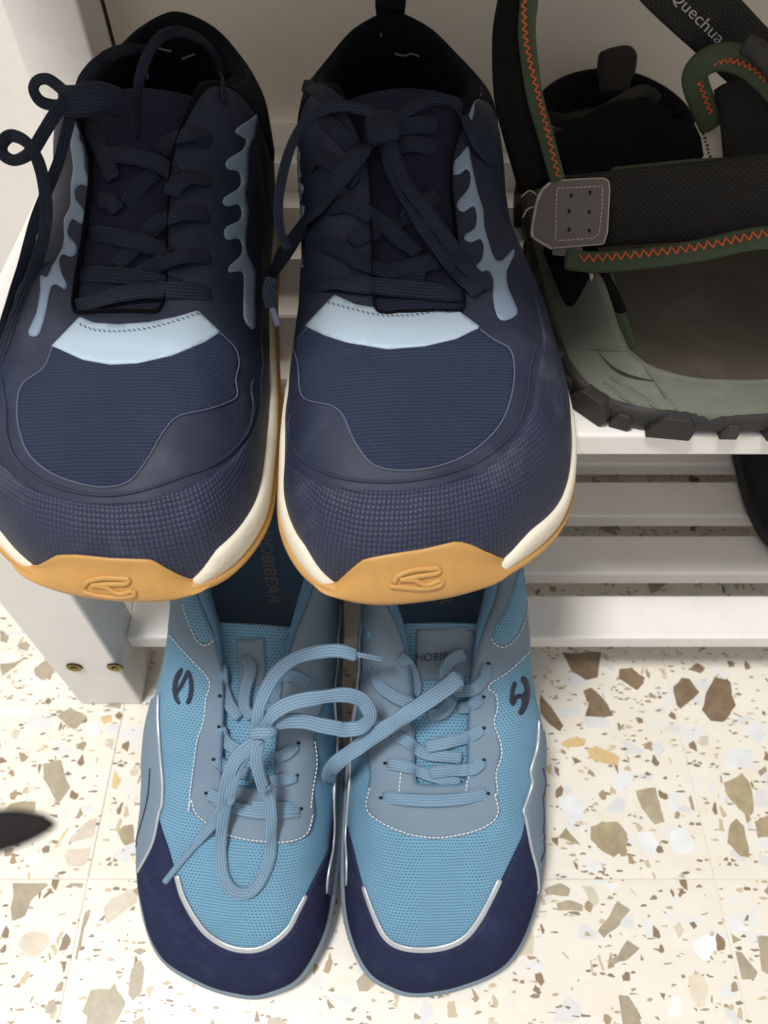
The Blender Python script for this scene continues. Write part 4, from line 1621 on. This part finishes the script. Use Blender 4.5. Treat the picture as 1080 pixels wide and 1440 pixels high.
MAT['gold_print'] = mat_simple('faded_print', (150, 150, 148), 0.7)
c7, c8, c6 = (lambda P: tr('c7', P)), (lambda P: tr('c8', P)), (lambda P: tr('c6', P))
BRD = {
    'saddle': c7([(905, 395), (890, 445), (800, 530), (705, 600), (735, 640), (745, 700), (730, 770), (755, 850), (765, 920), (740, 1000), (745, 1100)]) + c8([(905, 65), (915, 110), (880, 145), (820, 165), (750, 172), (680, 160), (620, 130), (590, 95), (600, 40), (603, 10)]) + c7([(160, 960), (150, 900), (140, 800), (130, 700), (100, 600), (60, 520), (45, 450), (50, 400)]),
    'insets': [c7([(725, 380), (745, 320), (790, 240), (830, 120), (850, 60), (878, 50), (878, 200), (860, 300), (820, 380), (780, 408), (740, 403)]), c7([(62, 235), (108, 225), (150, 310), (172, 380), (120, 412), (80, 350)])],
    'suede': c8([(545, 130), (562, 195), (583, 280), (602, 335), (630, 405), (662, 432), (705, 444), (760, 441), (820, 420), (862, 380), (890, 325), (917, 268), (940, 220), (968, 162)]),
    'piping': c8([(585, 284), (605, 340), (633, 400), (668, 428), (720, 437), (780, 431), (828, 408), (862, 367), (890, 316), (913, 268)]),
    'side_curves': [c7([(935, 760), (928, 880), (898, 990), (905, 1050), (880, 1130), (865, 1178)]) + c8([(972, 120), (985, 190), (1000, 250), (1003, 298)])],
    'side_lines': [c8([(1012, 0), (1030, 70), (1030, 150), (1008, 225)])],
    'stitch': [c7([(888, 448), (800, 533), (705, 602), (740, 640), (748, 700), (733, 770), (758, 850), (768, 920), (742, 1000), (748, 1100)]) + c8([(900, 65), (908, 108), (878, 140), (818, 160), (750, 167), (682, 155), (624, 126), (596, 95), (604, 45)]),
               c7([(720, 385), (735, 410), (775, 425), (830, 385), (868, 310), (885, 220)]), c7([(590, 960), (612, 1060), (600, 1100)]), c7([(310, 960), (300, 1090)])],
    'suede_stitch': [c8([(570, 290), (590, 350), (622, 418), (660, 448), (710, 460), (770, 456), (832, 434), (875, 390), (905, 330)])],
    'logo': [c7([(825, 585), (812, 620), (806, 670), (816, 696), (830, 690), (838, 668), (852, 660), (862, 668), (858, 700), (845, 725), (850, 738), (868, 730), (885, 700), (898, 650), (895, 600), (880, 565), (862, 562), (858, 580), (872, 600), (875, 630), (862, 642), (845, 640), (830, 652), (826, 630), (838, 595)])],
}
blue_details(BR, BRD)
BLD = {
    'saddle': c6([(215, 330), (232, 372), (320, 470), (410, 575), (400, 660), (385, 760), (360, 850), (345, 960), (330, 1080), (318, 1178)]) + c8([(165, 75), (175, 110), (215, 145), (270, 170), (340, 182), (410, 182), (455, 160), (468, 110), (462, 50), (465, 10)]) + c6([(890, 1060), (905, 960), (885, 860), (900, 780), (930, 700), (965, 620), (985, 540), (1000, 480), (1010, 420)]),
    'insets': [c6([(290, 195), (365, 190), (380, 260), (410, 330), (438, 380), (395, 405), (355, 385), (315, 300)])],
    'suede': c8([(97, 140), (115, 190), (135, 260), (158, 330), (205, 400), (260, 435), (310, 442), (360, 430), (410, 390), (445, 305), (470, 255), (490, 215), (500, 190)]),
    'piping': c8([(135, 258), (155, 320), (200, 390), (255, 428), (310, 438), (355, 426), (400, 390), (425, 345), (446, 305)]),
    'side_curves': [c6([(180, 640), (178, 760), (190, 950), (198, 1050), (195, 1150)]) + c8([(95, 110), (80, 180), (45, 250)])],
    'side_lines': [c8([(75, 0), (68, 80), (38, 190)])],
    'stitch': [c6([(232, 372), (320, 470), (410, 578), (395, 660), (385, 760), (355, 850), (340, 960), (325, 1080), (316, 1178)]) + c8([(172, 75), (182, 108), (220, 140), (270, 164), (340, 176), (405, 176), (446, 156), (460, 108)]),
               c6([(885, 860), (895, 960), (880, 1060), (868, 1160)]), c6([(290, 230), (320, 320), (360, 400), (400, 415), (445, 380)])],
    'suede_stitch': [c8([(125, 270), (145, 335), (192, 410), (255, 452), (312, 460), (370, 445), (420, 400), (455, 320)])],
    'logo': [c6([(282, 520), (255, 550), (240, 610), (248, 665), (268, 690), (275, 678), (262, 645), (285, 612), (305, 570), (312, 560), (318, 600), (312, 650), (302, 682), (318, 686), (332, 650), (336, 600), (326, 550), (310, 530), (298, 548), (275, 595), (262, 615), (266, 580), (285, 540)])],
}
blue_details(BL, BLD)

# tongue tabs and lettering
for S, P in ((BR, c7([(380, 345), (600, 335), (650, 360), (640, 560), (480, 575), (372, 575)])), (BL, c6([(535, 392), (660, 385), (668, 520), (650, 600), (545, 600)]))):
    S.overlay('tongue_tab', P, MAT['b_grey'], 0.0007, 5, True)
text_on(BR, BR.extra, 'lettering', 'HOBIBEAR', 621, 923, 15.5, -1.2, 1.0, -15, MAT['ink'], 0.0013)
text_on(BL, BL.insole_bvh, 'lettering', 'HOBIBEAR', 378, 798, 3.5, -22 * -1, 26, 3, MAT['gold_print'], 0.0005)
text_on(BR, BR.insole_bvh, 'lettering', 'HOBIBEAR', 625, 798, 0.8, 22, 26, -1, MAT['gold_print'], 0.0005)

# ---- laces
W2 = 0.0062
rows(BR, 'c7', 'lace', [
    [(225, 1118, .0004), (300, 1125, .002), (450, 1132, .003), (600, 1122, .002), (703, 1098, .0004)],
    [(245, 962, .0004), (320, 975, .002), (440, 1015, .0024), (580, 1055, .002)],
    [(440, 1005, .003), (540, 995, .0038), (640, 985, .002), (684, 945, .0004)],
    [(262, 825, .0004), (330, 855, .002), (420, 915, .0024), (590, 938, .002)],
    [(420, 885, .003), (520, 865, .0038), (620, 840, .002), (684, 798, .0004)],
    [(570, 705, .002), (625, 700, .003), (682, 655, .0004)],
    [(550, 625, .004), (640, 620, .004), (690, 570, .002), (705, 500, .0004)],
    [(180, 520, .0006), (205, 600, .003), (290, 660, .004), (370, 690, .004)],
    [(300, 465, .001), (350, 520, .003), (375, 600, .003), (362, 650, .002)],
    [(430, 740, .003), (500, 725, .004), (545, 660, .005)],
], W2, MAT['b_lace'], 4)
BR.lace('lace', c7([(605, 455, .004), (545, 480, .006), (508, 540, .008), (525, 590, .008)]), 0.0062, MAT['b_lace'])
abs_lace(BR, 'lace', c7([(575, 560, .3505), (510, 615, .351), (400, 690, .3545), (280, 770, .359), (150, 855, .363), (15, 955, .370), (-25, 1010, .384), (-20, 1050, .395)]), 0.0078, MAT['b_lace'], 0.0013)
BR.lace('lace_knot', c7([(500, 620, .008), (545, 590, .010), (590, 575, .008)]), 0.0095, MAT['b_lace'], thick=0.005)

rows(BL, 'c6', 'lace', [
    [(462, 500, .0004), (470, 600, .002), (500, 690, .003), (548, 748, .003)],
    [(452, 795, .0004), (490, 870, .003), (570, 910, .004)],
    [(432, 945, .0004), (490, 980, .003), (580, 1010, .004)],
    [(398, 1098, .0004), (450, 1120, .002), (520, 1145, .003)],
    [(808, 870, .0004), (760, 915, .002), (690, 945, .003)],
    [(808, 1015, .0004), (760, 1032, .002), (690, 1045, .003)],
    [(825, 1168, .0004), (760, 1165, .002), (600, 1160, .003)],
    [(575, 462, .001), (598, 520, .003), (572, 620, .004), (568, 700, .004), (600, 752, .005)],
    [(700, 690, .003), (760, 560, .004), (870, 590, .001)],
], W2, MAT['b_lace'], 4)
rows(BL, 'c8', 'lace', [[(212, 66, .0004), (260, 92, .002), (340, 108, .0028), (432, 104, .0004)]], W2, MAT['b_lace'], 4)
KN = .350
abs_lace(BL, 'lace', c6([(645, 830, KN), (630, 740, .348), (660, 640, .345), (720, 540, .343), (800, 480, .343), (900, 450, .345), (1000, 442, .347), (1085, 462, .350)]), 0.0062, MAT['b_lace'], 0.0013)
abs_lace(BL, 'lace_tip', c7([(45, 452, .3495), (120, 462, .351), (225, 482, .353)]), 0.0024, MAT['b_lace'], 0.0016)
abs_lace(BL, 'lace', c6([(650, 815, KN), (690, 740, .347), (780, 685, .345), (900, 660, .346), (1020, 645, .348)]) + c7([(110, 660, .351), (145, 690, .353), (165, 745, .355), (120, 795, .357), (40, 805, .357)]) + c6([(1000, 800, .355), (920, 785, .353), (820, 765, .352), (720, 775, .350), (655, 820, .349)]), 0.0070, MAT['b_lace'], 0.0013, (0.0, -0.4, 0.5))
abs_lace(BL, 'lace', c6([(630, 850, KN - .001), (540, 930, .349), (500, 1010, .352), (480, 1100, .356)]) + c8([(240, 110, .362), (180, 185, .371)]), 0.0068, MAT['b_lace'], 0.0012, wfun=lambda t: 1.0 - 0.45 * t ** 3)
abs_lace(BL, 'lace_tip', c8([(185, 180, .3703), (150, 220, .375), (105, 276, .380)]), 0.0029, MAT['b_lace'], 0.0013)
abs_lace(BL, 'lace', c6([(640, 850, KN - .002), (625, 950, .347), (660, 1080, .351)]) + c8([(348, 30, .355), (362, 110, .361), (358, 220, .369), (320, 292, .374), (275, 298, .375), (246, 255, .372), (242, 170, .366), (255, 80, .359)]) + c6([(500, 1130, .357), (530, 1000, .351), (590, 890, .348), (640, 845, .347)]), 0.0056, MAT['b_lace'], 0.0012, (0.0, -0.2, 0.3))
abs_lace(BL, 'lace_knot', c6([(598, 822, .3475), (640, 818, .345), (690, 818, .3455), (702, 826, .348)]), 0.0058, MAT['b_lace'], 0.004)

# punched eyelets
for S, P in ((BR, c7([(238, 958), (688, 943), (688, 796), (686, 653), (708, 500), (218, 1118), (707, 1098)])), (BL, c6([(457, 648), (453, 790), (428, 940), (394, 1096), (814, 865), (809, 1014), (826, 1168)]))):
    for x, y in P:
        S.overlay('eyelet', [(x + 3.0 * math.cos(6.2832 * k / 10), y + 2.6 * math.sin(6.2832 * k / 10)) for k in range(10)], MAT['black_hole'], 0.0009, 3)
# ================================================================ trekking sandal on the upper shelf
MAT['s_sole'] = mat_simple('black_tread_rubber', (40, 38, 38), 0.65, 0.12, 80, 0.25, 500, 0.0004, dirt=(96, 88, 78), dirt_scale=60, dirt_amt=0.3)
MAT['s_mid'] = mat_simple('grey_green_foam', (96, 98, 88), 0.65, 0.06, 60, 0.25, 420, 0.0004, dirt=(150, 148, 134), dirt_scale=40, dirt_amt=0.3)
MAT['s_bed'] = mat_simple('brown_grey_footbed', (80, 75, 68), 0.95, 0.14, 50, 0.35, 1400, 0.0004, 0.1, dirt=(112, 106, 96), dirt_scale=24, dirt_amt=0.5)
MAT['s_web'] = mat_grid('black_webbing', (48, 45, 43), (20, 18, 17), 420, 900, 0.8, 0.8, 0.0005, 'weave', 0.12, 0.25)
MAT['s_green'] = mat_simple('olive_binding', (70, 80, 62), 0.85, 0.1, 90, 0.4, 1500, 0.0003, 0.2)
MAT['s_orange'] = mat_simple('orange_thread', (208, 92, 44), 0.7, 0.1, 300, 0.0)
MAT['s_leather'] = mat_simple('taupe_leather', (104, 97, 93), 0.7, 0.08, 60, 0.3, 800, 0.0002, dirt=(122, 110, 102), dirt_scale=50, dirt_amt=0.4)
MAT['s_edge'] = mat_simple('raw_leather_edge', (186, 176, 164), 0.8, 0.1, 300, 0.3, 900)
MAT['s_fleece'] = mat_simple('black_fleece', (26, 25, 25), 1.0, 0.2, 200, 0.6, 900, 0.001, 0.05)
MAT['s_tag'] = mat_simple('white_tag', (206, 198, 180), 0.7, 0.04, 60, 0.0)
MAT['s_print'] = mat_simple('grey_print', (150, 148, 146), 0.7)

SO = Vector((0.122, 0.33, SZ))
sandal = thing('sandal', 'black trekking sandal with grey foam sole and orange zigzag stitching on its straps', 'sandal', SO)
OUT = [(.0715, .36), (.071, .32), (.0715, .285), (.0735, .257), (.0775, .237), (.085, .222), (.099, .2135), (.123, .2095), (.152, .2095), (.176, .217), (.190, .236), (.194, .265),
       (.192, .300), (.184, .335), (.174, .37), (.167, .405), (.157, .435), (.142, .452), (.122, .4575), (.102, .452), (.087, .435), (.078, .405)]
sr = [Vector(p) for p in catmull(OUT, 6, True)]
sn = len(sr)
sN = []
for i in range(sn):
    d = sr[(i + 1) % sn] - sr[i - 1]
    sN.append(Vector((d.y, -d.x)).normalized() * 1.0)
if (sr[0] + sN[0] * 0.001 - Vector((.122, .33))).length < (sr[0] - Vector((.122, .33))).length:
    sN = [-v for v in sN]


def s_rings(name, prof, mat, cap=None, flip=False, parent=None):
    V, F = [], []
    m = 0
    for i in range(sn):
        pr = prof(sr[i], i)
        m = len(pr)
        for dd, zz in pr:
            c = sr[i] + sN[i] * dd
            V.append(Vector((c.x, c.y, zz)) - SO)
    for i in range(sn):
        i2 = (i + 1) % sn
        for j in range(m - 1):
            F.append((i * m + j, i2 * m + j, i2 * m + j + 1, i * m + j + 1))
    if cap == 'bottom':
        F.append(tuple(i * m for i in range(sn))[::-1])
    if cap == 'top':
        F.append(tuple(i * m + m - 1 for i in range(sn)))
    return mesh(name, V, F, mat, parent or sandal, True, [(v.x, v.y) for v in V])


def rim_z(c):
    """top of the foam rim: high at the sides, dipping at the open toe"""
    return SZ + 0.0215 + 0.0115 * smoothstep(0.212, 0.262, c.y) * (1 - 0.3 * smoothstep(0.265, 0.31, c.y)) * (1 - smoothstep(0.09, 0.13, c.x)) - 0.010 * smoothstep(0.33, 0.40, c.y)


def rim_k(c):
    return 1 + 0.75 * (1 - smoothstep(0.085, 0.125, c.x)) * (1 - smoothstep(0.27, 0.33, c.y))


s_rings('midsole', lambda c, i: [(-0.008, SZ + 0.006), (-0.001, SZ + 0.0065), (0.0012, SZ + 0.0095), (-0.0012 * rim_k(c), SZ + 0.013), (-0.0048 * rim_k(c), SZ * 0.4 + rim_z(c) * 0.6), (-0.0082 * rim_k(c), rim_z(c) - 0.0014), (-0.0092 * rim_k(c), rim_z(c)), (-0.0102 * rim_k(c), rim_z(c) - 0.0006), (-0.0112 * rim_k(c), rim_z(c) - 0.004), (-0.0116 * rim_k(c), SZ + 0.012)], MAT['s_mid'])
s_rings('footbed', lambda c, i: [(-0.0095, SZ + 0.0180), (-0.012, SZ + 0.0166), (-0.016, SZ + 0.0158), (-0.019, SZ + 0.0155)], MAT['s_bed'], 'top')
s_rings('outsole', lambda c, i: [(-0.008, SZ + 0.0012), (-0.001, SZ + 0.0018), (0.0016, SZ + 0.004), (0.0020, SZ + 0.0085), (0.0012, SZ + 0.0115 + 0.002 * math.sin(i * 0.55)), (-0.0005, SZ + 0.0118)], MAT['s_sole'], 'bottom')
# tread lugs round the edge
acc = 0
for i in range(0, sn, 5):
    big = (i // 5) % 2 == 0
    L = 0.0092 if big else 0.0042
    c, nn = sr[i], sN[i]
    tg = Vector((-nn.y, nn.x))
    zz = SZ + (0.0120 if big else 0.0084)
    V = []
    for a, b in ((-1, 0), (-0.55, 1), (0.7, 1), (1, 0)):
        for o_, z0 in ((-0.006, 0), (0.0036 if big else 0.0028, 1)):
            pass
    k = rng.uniform(0.85, 1.1)
    prof2 = [(-L * k, SZ + 0.0002), (-L * k * 0.92, zz * 0.4 + SZ * 0.6), (-L * 0.45, zz), (L * 0.6, zz), (L * k, (zz + SZ) / 2), (L * 0.9, SZ + 0.0002)]
    for dd in (-0.008, 0.0044 if big else 0.0030):
        for a, z_ in prof2:
            q = c + nn * dd + tg * a
            V.append(Vector((q.x, q.y, z_)) - SO)
    m = len(prof2)
    F = [tuple(range(m)), tuple(range(2 * m - 1, m - 1, -1))] + [(a, a + m, (a + 1) % m + m, (a + 1) % m) for a in range(m)]
    bm = bmesh.new()
    vs_ = [bm.verts.new(v) for v in V]
    for f in F:
        bm.faces.new([vs_[q] for q in f])
    bmesh.ops.recalc_face_normals(bm, faces=bm.faces[:])
    bmesh.ops.bevel(bm, geom=[e for e in bm.edges], offset=0.0006, segments=1, affect='EDGES')
    me = bpy.data.meshes.new('tread_lug')
    bm.to_mesh(me)
    bm.free()
    link('tread_lug', me, MAT['s_sole'], sandal, False)


def sp(px):
    """(x, y, view distance) -> points of the sandal"""
    return [at_d(q.x, q.y, q.z) - SO for q in resample(catmull(px, 8), 3)]


def band(name, px, width, thick, mat, face=(0, 0, 0), parent=None, wfun=None):
    pts = sp(px)
    f = Vector(face)
    nr_ = [((CP - SO - p).normalized() + f + (Vector((2.2, 0, 0)) * smoothstep(0.05, 0.072, p.x) if name.startswith('cross') else Vector((0, 0, 0)))).normalized() for p in pts]
    return ribbon(name, pts, nr_, width, thick, mat, parent or sandal, sides=14, wfun=wfun)


def zigzag(name, px, pitch, amp, mat, parent=None, radius=0.00032, lift=0.0012):
    P = resample(catmull(px, 10), pitch)
    V, F = [], []
    pr = None
    for k, q in enumerate(P[:-1]):
        d = (P[k + 1] - q)
        sd = Vector((-d.y, d.x, 0)).normalized() * (amp if k % 2 else -amp)
        c = at_d(q.x + sd.x, q.y + sd.y, q.z - lift) - SO
        if pr is not None:
            add_capsule(V, F, pr, c, (CP - SO - c).normalized(), radius)
        pr = c
    o = mesh(name, V, F, mat, parent or sandal)
    return o


# grooves moulded in the foam at the open toe
foam = [o for o in sandal.children if o.name.startswith('midsole')][0]
fb = BVHTree.FromPolygons([v.co for v in foam.data.vertices], [tuple(p.vertices) for p in foam.data.polygons])
MAT['s_groove'] = mat_simple('foam_groove', (84, 86, 76), 0.8)
for path in ([(170, 292), (300, 308), (410, 312), (470, 350), (540, 450), (610, 550), (680, 620)], [(330, 440), (430, 500), (520, 560), (580, 620)], [(300, 470), (400, 540), (500, 600)]):
    pts, nr_ = [], []
    for q in resample(catmull([(760 + a / 3.375, 400 + b / 3.375) for a, b in path], 6), 3):
        d = ray(q.x, q.y).normalized()
        h = fb.ray_cast(CP - SO, d)
        if h[0] is not None:
            nn = h[1] if h[1].dot(d) < 0 else -h[1]
            pts.append(h[0] - nn * 0.0002)
            nr_.append(nn)
    if len(pts) > 3:
        ribbon('foam_ridge', pts, nr_, 0.0017, 0.0012, MAT['s_mid'], foam, sides=8)

# heel cup and pull loop
hc_V, hc_F = [], []
NA = 28
prof_h = [(0.0, 0.012), (0.0035, 0.022), (0.003, 0.034), (0.0, 1.0), (-0.004, 1.06), (-0.008, 1.0), (-0.010, 0.030), (-0.012, 0.018)]
for k in range(NA + 1):
    a = math.pi * k / NA
    top = 0.022 + 0.011 * math.sin(a) ** 0.8
    for dd, hh in prof_h:
        z_ = SZ + (hh if hh < 0.5 else top * hh)
        if hh < 0.5:
            z_ = min(z_, SZ + top * 0.85)
        hc_V.append(Vector((0.122 + (0.046 + dd) * math.cos(a), 0.402 + (0.052 + dd) * math.sin(a), z_)) - SO)
m = len(prof_h)
for k in range(NA):
    for j in range(m - 1):
        hc_F.append((k * m + j, (k + 1) * m + j, (k + 1) * m + j + 1, k * m + j + 1))
hc = mesh('heel_cup', hc_V, hc_F, MAT['s_fleece'], sandal, True, [(v.x, v.z) for v in hc_V])
HT = 0.412
band('pull_loop', [(864, 132, HT - .004), (865, 112, HT - .002), (867, 95, HT), (868, 82, HT + .001), (869, 74, HT + .003), (869, 70, HT + .006)], 0.0205, 0.005, MAT['s_web'], wfun=lambda t: (0.78 + 0.22 * smoothstep(0.2, 0.6, t)) * (1 - 0.35 * smoothstep(0.86, 1.0, t)))
band('heel_strap', [(770, 165, .375), (815, 172, .372), (860, 150, .38), (900, 128, .40), (925, 140, .41)], 0.006, 0.003, MAT['s_web'])
band('heel_strap', [(790, 205, .36), (840, 165, .37), (890, 150, .385), (940, 165, .40)], 0.007, 0.003, MAT['s_fleece'])
# padded instep, dark, behind the cross strap
band('instep_pad', [(785, 235, .355), (830, 212, .357), (890, 205, .360), (940, 215, .366), (972, 235, .372)], 0.028, 0.010, MAT['s_fleece'])

# side strap rising from the sole, under the cross strap
band('side_strap', [(792, 330, .330), (815, 385, .3265), (838, 432, .3225), (848, 455, .3230)], 0.0225, 0.004, MAT['s_fleece'], (-0.5, 0, 0))
band('side_strap_binding', [(842, 355, .3205), (853, 400, .3190), (868, 445, .3180), (884, 492, .3190)], 0.0072, 0.0032, MAT['s_green'])
band('side_strap_edge', [(828, 372, .3210), (838, 408, .3195), (852, 445, .3185), (868, 484, .3195)], 0.0018, 0.0016, MAT['s_edge'])
zigzag('stitching', [(838, 372, .3205), (846, 405, .3190), (860, 442, .3180), (874, 480, .3185)], 4.2, 3.2, MAT['s_orange'], None, 0.00026)
# standing ankle strap on the near side
band('ankle_strap', [(722, -40, .252), (722, 0, .262), (716, 50, .275), (720, 130, .293), (735, 190, .308), (758, 262, .325)], 0.0135, 0.0042, MAT['s_fleece'], wfun=lambda t: 0.75 + 0.5 * t)
band('ankle_strap_binding', [(745, -40, .249), (744, 0, .259), (741, 50, .272), (751, 130, .290), (767, 190, .305), (790, 275, .3215)], 0.0062, 0.0030, MAT['s_green'])
zigzag('stitching', [(736, -20, .2530), (737, 20, .2620), (740, 60, .2720), (752, 115, .2845), (765, 165, .2965), (786, 252, .3160)], 5.5, 3.4, MAT['s_orange'])
# cross strap over the forefoot
def wpx(x, y, z):
    d = Vector((x, y, z)) - CP
    dep = d.y * _c - d.z * _s
    return (540 + FPX * d.x / dep, 720 - FPX * (d.y * _s + d.z * _c) / dep, dep)


CS = [(772, 300, .3275), (830, 297, .3195), (900, 290, .3110), (980, 284, .3030), (1080, 275, .2950), wpx(.172, .272, .286), wpx(.187, .274, .272), wpx(.1935, .276, .258), wpx(.194, .277, .246)]
band('cross_strap', CS, 0.0292, 0.0032, MAT['s_web'])
band('cross_strap_binding', [(795, 365, .3215), (840, 369, .3165), (900, 364, .3095), (980, 353, .3015), (1080, 334, .2930), wpx(.170, .258, .281), wpx(.186, .2585, .268), wpx(.194, .259, .250)], 0.0085, 0.0034, MAT['s_green'])
band('cross_strap_binding', [(860, 243, .3185), (920, 237, .3125), (980, 231, .3075), (1040, 229, .3035), (1090, 229, .301)], 0.0042, 0.0030, MAT['s_green'])
zigzag('stitching', [(815, 363, .3170), (850, 362, .3130), (900, 357, .3070), (980, 347, .2990), (1080, 327, .2903), (1110, 323, .2885)], 6.5, 5.0, MAT['s_orange'])
# leather tab with six punched holes
TB = [(720 + a / 6, 220 + b / 6) for a, b in [(350, 210), (560, 196), (770, 187), (812, 212), (820, 280), (810, 460), (800, 640), (770, 735), (560, 752), (340, 770), (190, 680), (175, 620), (215, 400), (260, 290)]]


def tabpt(x, y, dz=0.0):
    t = .3185 - (x - 800) * 0.00009 + (y - 300) * 0.00003 - dz
    return at_d(x, y, t) - SO


def plate(name, poly, thick, mat, parent, edge_mat=None, dz=0.0):
    n = len(poly)
    V = [tabpt(x, y, dz + thick) for x, y in poly] + [tabpt(x, y, dz) for x, y in poly]
    o = mesh(name, V, [tuple(range(n))[::-1]] + [(a, (a + 1) % n, (a + 1) % n + n, a + n) for a in range(n)], mat, parent, False)
    return o


tab = plate('leather_tab', TB, 0.0022, MAT['s_leather'], sandal)
el = [tabpt(q.x, q.y, 0.0018) for q in resample([TB[-2], TB[-1], TB[0]], 3)]
ring_e = [tabpt(q.x, q.y, 0.0014) for q in resample(TB + [TB[0]], 3)]
ribbon('raw_edge', ring_e, [(CP - SO - p).normalized() for p in ring_e], 0.0009, 0.0016, MAT['s_edge'], tab, sides=6)
le = [tabpt(q.x, q.y, 0.0012) for q in resample(catmull([TB[9], TB[10], TB[11], TB[12], TB[13], TB[0]], 5), 3)]
ribbon('raw_edge', le, [(CP - SO - p).normalized() for p in le], 0.0020, 0.0020, MAT['s_edge'], tab, sides=8)
plate('leather_tab_lower', [(720 + a / 6, 220 + b / 6) for a, b in [(340, 740), (590, 740), (600, 800), (560, 855), (340, 830)]], 0.0012, MAT['s_leather'], sandal, dz=-0.001)
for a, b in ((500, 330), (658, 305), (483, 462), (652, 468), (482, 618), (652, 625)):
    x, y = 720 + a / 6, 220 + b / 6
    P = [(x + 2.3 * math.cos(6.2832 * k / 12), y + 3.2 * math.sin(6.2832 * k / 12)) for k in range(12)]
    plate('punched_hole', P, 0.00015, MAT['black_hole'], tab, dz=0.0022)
sV, sF = [], []
for path in ([(385, 268), (765, 250), (758, 450), (735, 650), (690, 690), (372, 712)], [(378, 275), (370, 480), (368, 700)]):
    rs = resample([(720 + a / 6, 220 + b / 6) for a, b in path], 6.2)
    for p, q in zip(rs, rs[1:]):
        d = (q - p).normalized() * 3.8
        A, B = tabpt(p.x, p.y, 0.0024), tabpt(p.x + d.x, p.y + d.y, 0.0024)
        add_capsule(sV, sF, A, B, (CP - SO - A).normalized(), 0.00026)
mesh('tab_stitching', sV, sF, MAT['s_edge'], tab)
for k, P in enumerate(([(757, 276, .322), (745, 268, .322), (733, 277, .324)], [(754, 290, .322), (742, 294, .322), (735, 306, .323)])):
    band('loose_thread', P, 0.0005, 0.0005, MAT['s_edge'])

# heel strap with lettering, curled padded end, inner webbing, size tag
hs = band('lettered_strap', [(905, -70, .272), (940, -30, .279), (975, 5, .287), (1012, 40, .296), (1050, 78, .306), (1085, 110, .314)], 0.0215, 0.003, MAT['s_web'])


def hpt(a, b):
    x, y = 992 + a * 27.0 * 0.71 + b * 27.0 * 0.69, 33 + a * 27.0 * 0.70 - b * 27.0 * 0.70
    t = .2892 + ((x - 984) * 0.7 + (y - 26) * 0.7) * 0.00018 - 0.0022
    return at_d(x, y, t) - SO


lt = lettering('lettering', 'Quechua', lambda a, b: hpt(a - 0.55, b - 0.05), MAT['s_print'], hs)
band('curled_strap', [(1002, 178, .318), (990, 150, .312), (979, 122, .305), (978, 103, .300), (994, 86, .295), (1022, 80, .291), (1056, 92, .289), (1092, 125, .288), (1115, 165, .290)], 0.0098, 0.006, MAT['s_green'])
zigzag('stitching', [(1000, 160, .3105), (989, 130, .3045), (983, 108, .2995), (1002, 90, .2935), (1028, 85, .2895), (1056, 95, .2870), (1080, 116, .2860)], 4.5, 3.5, MAT['s_orange'])
band('inner_webbing', [(1050, 105, .300), (1058, 150, .304), (1062, 195, .308), (1066, 250, .312)], 0.0245, 0.004, MAT['s_web'])
band('buckle', [(1046, 62, .279), (1062, 70, .278), (1082, 90, .279), (1100, 118, .281)], 0.007, 0.005, MAT['s_sole'])
tg_ = [(976, 173), (1000, 158), (1019, 189), (1022, 204), (1019, 224), (991, 227), (986, 194)]
V = [at_d(x, y, .322 - (x - 990) * 0.00004) - SO for x, y in tg_] + [at_d(x, y, .3226 - (x - 990) * 0.00004) - SO for x, y in tg_]
tgo = mesh('size_tag', V, [tuple(range(7))[::-1]] + [(a, (a + 1) % 7, (a + 1) % 7 + 7, a + 7) for a in range(7)], MAT['s_tag'], sandal, False)
for q in range(7):
    x, y = 987 + q * 1.6, 188 + q * 5.2
    wq = (3.0, 4.2, 2.4, 3.6, 3.0, 2.2, 3.4)[q]
    P = [(x, y), (x + wq * 1.2, y - 1.2), (x + wq * 1.2 + 0.5, y + 1.6), (x + 0.6, y + 2.8)]
    mesh('tag_print', [at_d(a, b, .3212 - (a - 990) * 0.00004) - SO for a, b in P], [(3, 2, 1, 0)], MAT['ink'], tgo, False)

# ================================================================ dark shoe on the lower shelf, its toe in view under the sandal
MAT['d_shoe'] = mat_simple('black_cloth', (24, 26, 36), 0.85, 0.12, 60, 0.3, 900)
dk = thing('dark_shoe', 'plain black shoe toe on the lower shelf beneath the sandal', 'shoe', (0.288, 0.252, 0.0532))
DS = Shoe(dk, [(a * 0.8, b * 0.98, c * 0.8, d * 0.98, e * 1.0, p, q, bl) for a, b, c, d, e, p, q, bl in BLUE_KEYS], Vector((0.288, 0.252, 0.0532)), 0, 0, False)
DS.upper('upper', MAT['d_shoe'])
DS.lining(MAT['n_lining'])
DS.insole(MAT['n_lining'])
DS.rings('sole', lambda i: [(-0.004, 0.0), (0.002, 0.0006), (0.003, 0.003), (0.002, 0.008), (-0.003, 0.0085)], MAT['s_sole'], True)

# ================================================================ cord close to the lens
MAT['cord'] = mat_simple('black_cord', (20, 17, 17), 0.9, 0.15, 200, 0.4, 1500)
cd = [at_d(x, y, t) for x, y, t in catmull([(78, 1160, .105), (55, 1161, .1045), (15, 1166, .104), (-60, 1174, .103), (-200, 1150, .100), (-420, 1000, .096), (-600, 700, .09)], 10)]
co = ribbon('cord', cd, [(CP - p).normalized() for p in cd], 0.0056, 0.0038, MAT['cord'], None, sides=12, wfun=lambda t: 0.06 + 0.94 * min(1, (t / 0.36)) ** 0.75)
tag(co, 'blurred tip of a black cord hanging above the terrazzo floor', 'cord')
